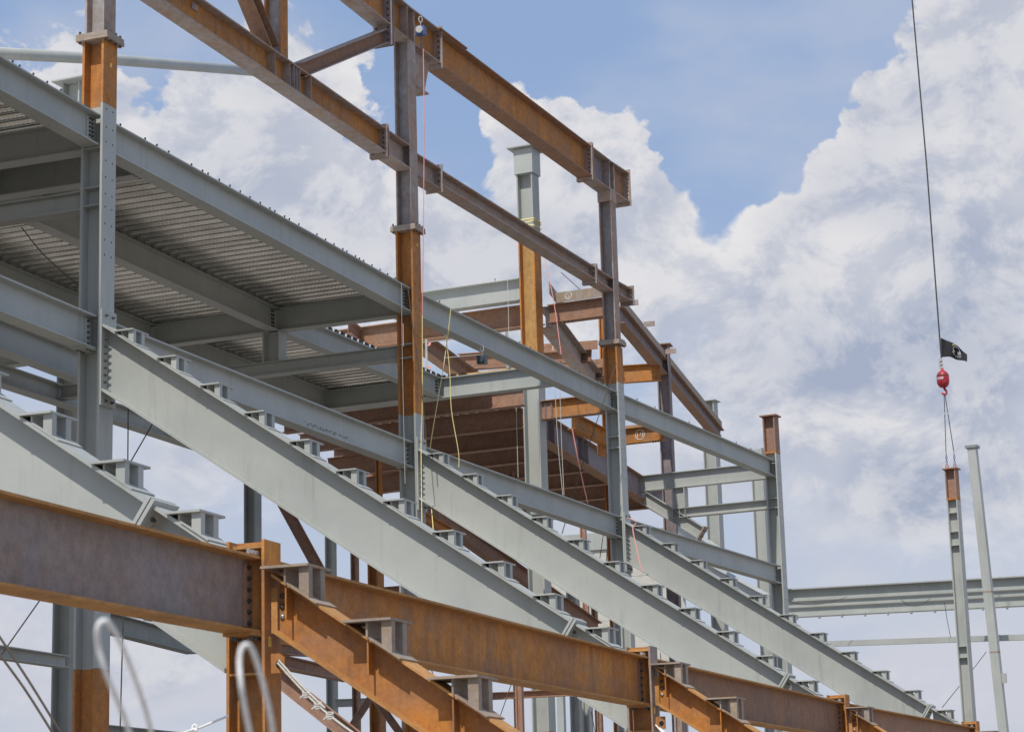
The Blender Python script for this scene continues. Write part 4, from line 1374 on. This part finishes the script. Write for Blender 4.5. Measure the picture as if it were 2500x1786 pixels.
for s, lab in ((-0.16, 'left sling leg between hook and hanging column'), (0.13, 'right sling leg between hook and hanging column')):
    e = CT + V((s, -0.05, 0.0))
    top = HB + V((0.02 + s * 0.1, 0, -0.56))
    t = thing('lifting_sling', lab, 'sling', e)
    mid = e + UZ * 0.62
    MB().tube([top, top + (mid - top) * 0.35, mid], 0.016, 6).build('wire_leg', 'wire', t)
    MB().tube([top + (mid - top) * 0.32, top + (mid - top) * 0.36], 0.026, 8).build('ferrule', 'silver', t)
    MB().tube([mid + UZ * 0.04, mid - UZ * 0.1], 0.03, 8).build('thimble', 'silver', t)
    mb = MB()
    for q in range(4):
        c = mid - UZ * (0.14 + 0.085 * q)
        axx = V((1, 0, 0)) if q % 2 else V((0, 1, 0))
        mb.tube([c + (axx * math.cos(a / 8 * math.tau) * 0.03 + UZ * math.sin(a / 8 * math.tau) * 0.055) for a in range(9)], 0.012, 5)
    mb.build('chain', 'blue_plastic', t)
    mb = MB()
    mb.tube([e + V((0.045 * math.cos(a), 0, 0.09 + 0.06 * math.sin(a))) for a in [R(x) for x in range(-40, 221, 26)]], 0.016, 6)
    mb.tube([e + V((0.035, 0, 0.06)), e + V((0.045, 0, -0.01))], 0.018, 6).tube([e + V((-0.035, 0, 0.06)), e + V((-0.045, 0, -0.01))], 0.018, 6)
    mb.build('shackle', 'red_paint', t)

# flag on the crane rope
F0, F1 = V((16.105, 80.000, 20.028)), V((16.114, 80.000, 19.270))
E0, E1 = V((17.136, 80.200, 19.364)), V((17.065, 80.200, 19.019))


def flag_pt(a, b2):
    """a along the fly 0..1, b2 down the hoist 0..1"""
    top = F0.lerp(E0, a) + V((0, 0, 0.10 * math.sin(a * math.pi * 0.9)))
    bot = F1.lerp(E1, a) + V((0, 0, 0.10 * math.sin(a * math.pi * 0.9)))
    p = top.lerp(bot, b2)
    p.y += 0.13 * math.sin(a * 9.0 + b2 * 1.8) * (0.3 + a)
    p.z += 0.03 * math.sin(a * 8.0 + 1.0) * a
    return p


def flag_mesh(fn, na, nb, back=0.0):
    mb = MB()
    for jb in range(nb + 1):
        for ia in range(na + 1):
            mb.v.append(fn(ia / na, jb / nb) + V((0, back, 0)))
    for jb in range(nb):
        for ia in range(na):
            q = jb * (na + 1) + ia
            mb.f.append((q, q + 1, q + na + 2, q + na + 1))
    return mb


t = thing('flag', 'black flag with white round emblem flying from the crane rope', 'flag', F1)
fm = flag_mesh(lambda a, b2: flag_pt(0.035 + a * 0.965, b2), 30, 14)
nf = len(fm.v)
fm.v += [p + V((0, 0.008, 0)) for p in fm.v]
fm.f += [tuple(q + nf for q in f[::-1]) for f in fm.f]
cloth = fm.build('cloth', 'flag_black', t, True)
flag_mesh(lambda a, b2: flag_pt(a * 0.035, b2 * 0.98 + 0.01), 2, 10, -0.003).build('white_heading', 'flag_white', t, True)


def emblem(pts, mat, name, lift, par):
    mb = MB()
    c = V((0, 0, 0))
    ring = []
    for a, b2 in pts:
        p = flag_pt(a, b2)
        ring.append(p + V((0, -lift, 0)))
        c += ring[-1]
    mb.v = ring + [c / len(ring)]
    k3 = len(ring)
    mb.f = [(q, (q + 1) % k3, k3) for q in range(k3)]
    return mb.build(name, mat, par)


EA, EB = 0.63, 0.42
disc = emblem([(EA + 0.175 * math.cos(x / 28 * math.tau), EB + 0.33 * math.sin(x / 28 * math.tau)) for x in range(28)], 'flag_white', 'emblem_disc', 0.012, t)
emblem([(EA - .06, EB - .20), (EA + .0, EB - .27), (EA + .07, EB - .22), (EA + .115, EB - .08), (EA + .10, EB + .02), (EA + .05, EB + .06), (EA + .03, EB + .12), (EA + .06, EB + .30), (EA - .10, EB + .30), (EA - .15, EB + .2), (EA - .07, EB + .12), (EA - .065, EB + .0)], 'flag_black', 'emblem_profile', 0.020, t)
mb = MB()
for q in range(5):
    a0 = EA - 0.135 + 0.004 * (q % 2)
    b0 = EB - 0.12 + 0.07 * q
    p = flag_pt(a0 + 0.02, b0) + V((0, -0.018, 0))
    mb.cbox(p, V((0.035 - 0.005 * q, 0, 0)), V((0, 0.003, 0)), UZ * 0.012)
mb.build('emblem_tower', 'flag_black', t)
mb = MB()
for q in range(11):
    x = R(150 - q * 12)
    p = flag_pt(EA + 0.205 * math.cos(x), EB + 0.40 * math.sin(x)) + V((0, -0.014, 0))
    mb.cbox(p, V((0.022, 0, 0)), V((0, 0.003, 0)), UZ * (0.030 if q not in (3, 7) else 0.006))
mb.build('motto_lettering', 'flag_white', t)
mb = MB()
for q in range(6):
    x = R(215 + q * 9)
    p = flag_pt(EA - 0.02 + 0.2 * math.cos(x), max(0.03, EB + 0.42 * math.sin(x))) + V((0, -0.014, 0))
    mb.cbox(p, V((0.018, 0, 0)), V((0, 0.003, 0)), UZ * 0.035)
mb.build('title_lettering', 'rope_yellow', t)

# ------------------------------------------------------------------ lifelines, ropes and wires


def srl(label, c, body, r=0.11):
    t = thing('retractable_lifeline', label, 'lifeline reel', c)
    c = V(c)
    MB().cbox(c, V((0.20, -0.04, 0)), V((0.05, 0.14, 0)), UZ * 0.20).build('housing', body, t)
    MB().lathe(c + V((-0.03, -0.08, 0)), V((-0.2, -1, 0)), [(0, 0.085), (0.02, 0.085), (0.03, 0.07)], 16).build('face_plate', 'silver' if body == 'blue_plastic' else 'dark_plastic', t)
    MB().tube([c + UZ * 0.09, c + UZ * 0.22], 0.012, 6).tube([c + UZ * 0.2 + V((0.04 * math.cos(a / 10 * math.tau), 0, 0.07 + 0.075 * math.sin(a / 10 * math.tau))) for a in range(11)], 0.011, 5).build('carabiner', 'silver', t)
    return t


B0 = V((-1.804, 45.400, 19.351))
t = srl('blue retractable lifeline hanging from the roof beam over the middle column', B0, 'blue_plastic')
MB().tube([B0 - UZ * 0.1, B0 - UZ * 0.28], 0.008, 5).tube([B0 - UZ * 0.28, B0 - UZ * 0.42], 0.02, 6).build('hook_end', 'dark_plastic', t)
solo(MB().tube([B0 + V((0.05, 0, -0.42)), (-1.756, 45.200, 17.157), (-1.815, 45.200, 14.936), (-1.881, 45.200, 12.850)], 0.010, 5), 'tag_line', 'rope_pink', 'thin pink tag line hanging straight down beside the middle column', 'rope')
srl('dark retractable lifeline hanging under the second upper beam', (-0.683, 49.000, 12.700), 'dark_plastic', 0.1)
WIRES = [
    ('yellow_rope', 'rope_yellow', 0.0095, [(-1.317, 47.000, 13.444), (-1.487, 47.000, 12.257), (-1.836, 46.600, 10.175), (-1.842, 46.400, 9.423), (-1.710, 44.500, 8.126)], 'long yellow rope from the second upper beam down to the raker bracket'),
    ('yellow_rope', 'rope_yellow', 0.0095, [(-1.447, 47.000, 12.859), (-1.375, 47.000, 12.022), (-1.357, 47.000, 11.147), (-1.225, 47.000, 10.230), (-1.224, 47.000, 9.867)], 'second yellow rope crossing the long one and hanging free'),
    ('yellow_rope', 'rope_yellow', 0.009, [(-1.877, 45.100, 12.826), (-1.912, 45.100, 10.959), (-1.950, 45.000, 10.063), (-1.929, 44.200, 8.257)], 'yellow rope running down the front flange of the middle column'),
    ('guy_wire', 'wire_brown', 0.012, [(-2.166, 45.000, 13.438), (-2.077, 45.000, 12.539), (-1.913, 45.000, 11.115), (-1.831, 45.000, 9.973)], 'brown wire leaning across the middle column'),
    ('guy_wire', 'rope_white', 0.008, [(-2.304, 45.000, 13.532), (-2.312, 45.000, 12.011), (-2.304, 45.000, 9.899), (-2.299, 45.000, 9.205)], 'pale thin wire hanging down the middle column web'),
    ('red_rope', 'rope_pink', 0.012, [(-2.284, 45.000, 12.634), (-2.284, 45.000, 12.144)], 'short red rope end with ring on the middle column'),
    ('tag_line', 'rope_pink', 0.011, [(0.977, 57.000, 17.214), (1.101, 56.600, 16.352), (1.195, 56.400, 15.622), (1.300, 56.000, 14.355)], 'pink rope hanging from the thin dark beam in front of the chalk beams'),
    ('tag_line', 'rope_pink', 0.016, [(1.524, 56.000, 12.364), (1.691, 56.000, 11.286), (1.861, 56.000, 10.388)], 'pinkish red rope crossing the brown wire left of the third column'),
    ('guy_wire', 'wire_brown', 0.012, [(2.744, 56.000, 14.070), (2.318, 55.800, 12.911), (1.684, 55.500, 11.147), (1.147, 55.000, 9.476)], 'brown wire from the third column head down left to the raker'),
    ('guy_wire', 'rope_white', 0.009, [(1.109, 56.000, 13.425), (1.139, 56.000, 12.005), (1.222, 56.000, 10.621)], 'left one of two pale wires hanging behind the second lower beam'),
    ('guy_wire', 'rope_white', 0.009, [(1.238, 56.000, 13.421), (1.235, 56.000, 12.003), (1.253, 56.000, 10.620)], 'right one of two pale wires hanging behind the second lower beam'),
    ('guy_wire', 'rope_white', 0.009, [(0.080, 56.500, 13.173), (0.078, 56.500, 12.347), (0.078, 56.500, 11.201)], 'pale wire hanging in front of the brown floor beams left of the capped column'),
    ('tag_line', 'rope_pink', 0.014, [(2.875, 56.200, 10.014), (3.042, 56.000, 9.905), (3.081, 56.000, 9.829), (2.976, 55.500, 9.663), (2.971, 55.000, 9.340), (2.978, 53.600, 8.685), (2.976, 53.000, 8.406), (3.010, 52.000, 8.070)], 'coiled pink rope lying over the third raker web'),
    ('guy_wire', 'wire', 0.010, [(1.471, 60.000, 17.644), (2.333, 62.000, 17.370)], 'black wire slanting down to the chalk-circled beam'),
    ('guy_wire', 'wire', 0.010, [(3.115, 62.000, 16.484), (4.245, 66.000, 16.185)], 'black wire slanting right of the third column under the edge beam'),
    ('guy_wire', 'wire', 0.012, [(-8.802, 38.000, 12.926), (-8.809, 40.000, 12.938), (-8.748, 43.000, 13.111)], 'black cable stretched under the deck left of the leftmost column'),
    ('guy_wire', 'wire', 0.011, [(-6.478, 36.000, 9.128), (-6.475, 36.000, 8.184)], 'vertical black wire under the largest raker near its top'),
    ('guy_wire', 'wire', 0.011, [(-6.069, 36.000, 8.835), (-6.421, 36.000, 8.217)], 'slanting black wire beside the vertical one under the largest raker'),
    ('guy_wire', 'wire', 0.010, [(-5.432, 30.000, 5.104), (-5.450, 30.000, 4.209), (-5.463, 30.000, 3.380)], 'long vertical black wire right of the leftmost column foot'),
    ('guy_wire', 'wire', 0.008, [(-5.161, 24.000, 4.676), (-5.695, 24.000, 3.914)], 'thin black wire crossing the two twisted cables at lower left'),
    ('twisted_cable', 'wire_brown', 0.0085, [(-3.352, 14.000, 3.154), (-3.136, 14.000, 2.835), (-2.905, 14.000, 2.468)], 'right one of two brown twisted cables at the lower left corner'),
    ('twisted_cable', 'wire_brown', 0.0085, [(-3.349, 14.000, 3.036), (-3.161, 14.000, 2.784), (-2.957, 14.000, 2.470)], 'left one of two brown twisted cables at the lower left corner'),
    ('guy_wire', 'wire', 0.009, [(-0.152, 44.000, 5.037), (-0.435, 40.000, 3.953)], 'thin wire slanting from the orange-brown beam to the third rust bracket'),
    ('guy_wire', 'wire', 0.009, [(-1.667, 40.000, 5.065), (-1.470, 38.000, 4.556)], 'short thin wire above the third rust bracket'),
    ('guy_wire', 'wire', 0.010, [(1.372, 56.000, 5.334), (1.206, 56.000, 4.414)], 'left of the crossing thin wires under the largest raker foot'),
    ('guy_wire', 'wire', 0.010, [(1.758, 56.000, 5.066), (1.869, 56.000, 4.396)], 'right of the crossing thin wires under the largest raker foot'),
    ('guy_wire', 'wire', 0.012, [(0.899, 70.000, 10.153), (0.737, 70.000, 9.591)], 'short thin wire behind the step bracket below the capped column'),
    ('guy_wire', 'wire', 0.013, [(2.872, 72.000, 11.799), (2.720, 72.000, 10.983)], 'left of two dark wires under the second lower beam'),
    ('guy_wire', 'wire', 0.013, [(3.019, 72.000, 11.726), (2.933, 72.000, 10.855)], 'right of two dark wires under the second lower beam'),
    ('guy_wire', 'wire', 0.011, [(3.710, 60.000, 6.907), (3.654, 60.000, 6.619)], 'left short wire above the second rust bracket'),
    ('guy_wire', 'wire', 0.011, [(3.831, 60.000, 6.837), (3.841, 60.000, 6.547)], 'right short wire above the second rust bracket'),
    ('guy_wire', 'wire', 0.013, [(14.845, 78.000, 6.170), (15.704, 79.000, 6.965)], 'thin guy wire left of the crane-held column foot'),
    ('guy_wire', 'wire', 0.013, [(16.453, 80.000, 7.637), (17.399, 82.000, 8.409)], 'thin guy wire between the crane-held column and the tall mast'),
    ('hanging_wire', 'wire', 0.012, [(10.850, 88.000, 11.157), (11.272, 88.000, 11.030), (11.847, 88.000, 10.981), (12.595, 88.000, 11.075), (13.234, 88.000, 11.255)], 'sagging wire on the far right girders, left one'),
    ('hanging_wire', 'wire', 0.012, [(15.052, 86.000, 10.865), (15.327, 86.000, 10.647), (15.679, 86.000, 10.605), (15.978, 86.000, 10.726), (16.215, 86.000, 10.896)], 'sagging wire loop on the far right girders beside the crane-held column'),
    ('hanging_wire', 'wire', 0.012, [(16.750, 86.000, 10.704), (16.801, 86.000, 10.058), (16.895, 86.000, 9.334)], 'wire end hanging from the far right girders'),
    ('guy_wire', 'rope_white', 0.009, [(-0.054, 56.000, 16.454), (-0.058, 56.000, 15.114), (-0.096, 56.000, 14.506)], 'pale wire loop hanging beside the capped column'),
    ('safety_line', 'rope_white', 0.012, [(-2.302, 55.000, 14.548), (-1.490, 56.000, 14.845), (-0.636, 57.000, 15.167)], 'upper white safety line between rail posts behind the middle column'),
    ('safety_line', 'rope_white', 0.012, [(-1.770, 56.000, 14.356), (-0.772, 58.000, 14.868)], 'lower white safety line behind the yellow ropes'),
]
for nm, mt, r_, pts, lab in WIRES:
    if len(pts) > 2:
        # smooth the bends
        P_ = [V(p) for p in pts]
        out = []
        for j in range(len(P_) - 1):
            a, b2 = P_[j], P_[j + 1]
            pa, pb = P_[max(j - 1, 0)], P_[min(j + 2, len(P_) - 1)]
            for q in range(5):
                s = q / 5
                out.append(0.5 * ((2 * a) + (b2 - pa) * s + (2 * pa - 5 * a + 4 * b2 - pb) * s * s + (3 * a - pa - 3 * b2 + pb) * s ** 3))
        out.append(P_[-1])
        pts = out
    solo(MB().tube(pts, r_, 6), nm, mt, lab, 'rope' if 'rope' in nm or 'line' in nm else 'wire')
# rail post of the deck edge
t = thing('rail_post', 'pale punched rail post with red flag ribbon behind the middle column', 'post', (-2.211, 55.000, 13.764))
MB().cbox(V((-2.203, 55.000, 14.197)), V((0.055, 0, 0)), V((0, 0.05, 0)), UZ * 0.86).build('post', 'silver', t)
MB().cbox(V((-2.123, 55.000, 14.499)), V((0.08, 0, 0.02)), V((0, 0.01, 0)), V((0.03, 0, 0.09))).build('ribbon', 'rope_pink', t)
MB().cbox(V((-2.124, 55.000, 13.892)), V((0.06, 0, -0.05)), V((0, 0.01, 0)), V((0.03, 0, 0.06))).build('ribbon', 'rope_pink', t)
t = thing('rail_post', 'dark punched rail post under the second upper beam', 'post', (-0.126, 54.000, 13.571))
MB().cbox(V((-0.113, 54.000, 14.049)), V((0.07, 0, 0)), V((0, 0.06, 0)), UZ * 0.95).build('post', 'paint_dark', t)

# white knotted wire rope on the nearest rusty post
t = thing('wire_rope_tie', 'white wire rope with three knotted clamps below the nearest rusty post', 'rope', (-2.130, 19.200, 3.346))
ra, rb_ = V((-2.111, 19.100, 3.340)), V((-1.333, 18.200, 2.630))
rm = [ra + (rb_ - ra) * (q / 14) - UZ * (0.05 * math.sin(q / 14 * math.pi)) for q in range(15)]
MB().tube(rm, 0.0105, 8).build('rope', 'rope_white', t)
MB().tube([p + V((0.012, -0.02, 0.02)) for p in rm[:9]], 0.009, 8).build('return_end', 'rope_white', t)
for q in (5, 7, 9):
    c = rm[q]
    mb = MB()
    for a in range(3):
        mb.tube([c + V((0.028 * math.cos(x / 10 * math.tau), -0.01 + 0.028 * math.sin(x / 10 * math.tau), 0.018 * a - 0.02 + 0.012 * math.sin(x / 10 * math.tau))) for x in range(11)], 0.009, 6)
    mb.tube([c + V((0, -0.03, 0)), c + V((-0.05, -0.03, -0.035))], 0.011, 6)
    mb.build('rope_clamp', 'rope_white', t)
t = thing('wire_rope_tie', 'grey wire rope with a clamp left of the nearest rusty post', 'rope', (-2.506, 18.900, 2.888))
ra, rb_ = V((-2.513, 18.900, 2.885)), V((-2.949, 18.600, 2.709))
MB().tube([ra, ra.lerp(rb_, 0.5) - UZ * 0.012, rb_], 0.010, 8).build('rope', 'wire_rope', t)
c = ra.lerp(rb_, 0.6)
MB().tube([c + V((0.02 * math.cos(x / 8 * math.tau), 0, 0.026 * math.sin(x / 8 * math.tau))) for x in range(9)], 0.012, 6).build('rope_clamp', 'wire_rope', t)
t = thing('wire_rope_tie', 'small pale wire rope below the second rusty post', 'rope', (1.852, 31.000, 3.385))
MB().tube([(1.834, 30.800, 3.374), (2.102, 30.400, 3.050)], 0.016, 8).tube([(1.850, 30.700, 3.335), (2.039, 30.300, 3.063)], 0.012, 8).build('rope', 'wire_rope', t)

# foreground wire rope loops, close to the lens
LOOPS = [([(-0.736, 4.200, 1.904), (-0.742, 4.100, 1.967), (-0.753, 4.000, 2.029), (-0.764, 3.970, 2.081), (-0.762, 3.950, 2.110), (-0.754, 3.950, 2.123), (-0.744, 3.970, 2.119), (-0.734, 4.050, 2.084), (-0.724, 4.150, 2.023), (-0.721, 4.250, 1.968), (-0.723, 4.350, 1.910)], 'left blurred loop of pale wire rope in the foreground'),
         ([(-0.496, 4.100, 1.885), (-0.504, 4.050, 1.943), (-0.508, 4.000, 1.999), (-0.512, 4.000, 2.047), (-0.508, 4.000, 2.071), (-0.500, 4.000, 2.078), (-0.492, 4.020, 2.072), (-0.484, 4.060, 2.040), (-0.475, 4.100, 1.990), (-0.470, 4.150, 1.940), (-0.470, 4.200, 1.889)], 'right blurred loop of pale wire rope in the foreground')]
for pts, lab in LOOPS:
    P_ = [V(p) for p in pts]
    out = []
    for j in range(len(P_) - 1):
        a, b2 = P_[j], P_[j + 1]
        pa, pb = P_[max(j - 1, 0)], P_[min(j + 2, len(P_) - 1)]
        for q in range(6):
            s = q / 6
            out.append(0.5 * ((2 * a) + (b2 - pa) * s + (2 * pa - 5 * a + 4 * b2 - pb) * s * s + (3 * a - pa - 3 * b2 + pb) * s ** 3))
    out.append(P_[-1])
    # run both ends on down to the ground
    out = [V((out[0].x, out[0].y, 0.01))] + out + [V((out[-1].x, out[-1].y, 0.01))]
    solo(MB().tube(out, 0.0050, 10), 'wire_rope_loop', 'wire_rope', lab, 'wire rope', 'foreground wire rope loops', True)

# ------------------------------------------------------------------ far background
sp = V((7.211, 420.000, 23.184))
t = thing('church_spire', 'tiny distant church spire with cross at the bottom edge', 'church', (sp.x, sp.y, 0))
MB().tube([V((sp.x, sp.y, 0)), V((sp.x, sp.y, sp.z - 6))], 3.2, 8).build('tower', 'siding', t)
MB().tube([V((sp.x, sp.y, sp.z - 6)), V((sp.x, sp.y, sp.z + 1.2))], [1.5, 0.25], 8).build('spire', 'slate', t)
MB().tube([V((sp.x, sp.y, sp.z + 1)), V((sp.x, sp.y, sp.z + 3.6))], 0.14, 6).cbox((sp.x, sp.y, sp.z + 2.3), (0.9, 0, 0), (0, 0.16, 0), (0, 0, 0.16)).build('cross', 'gold', t)
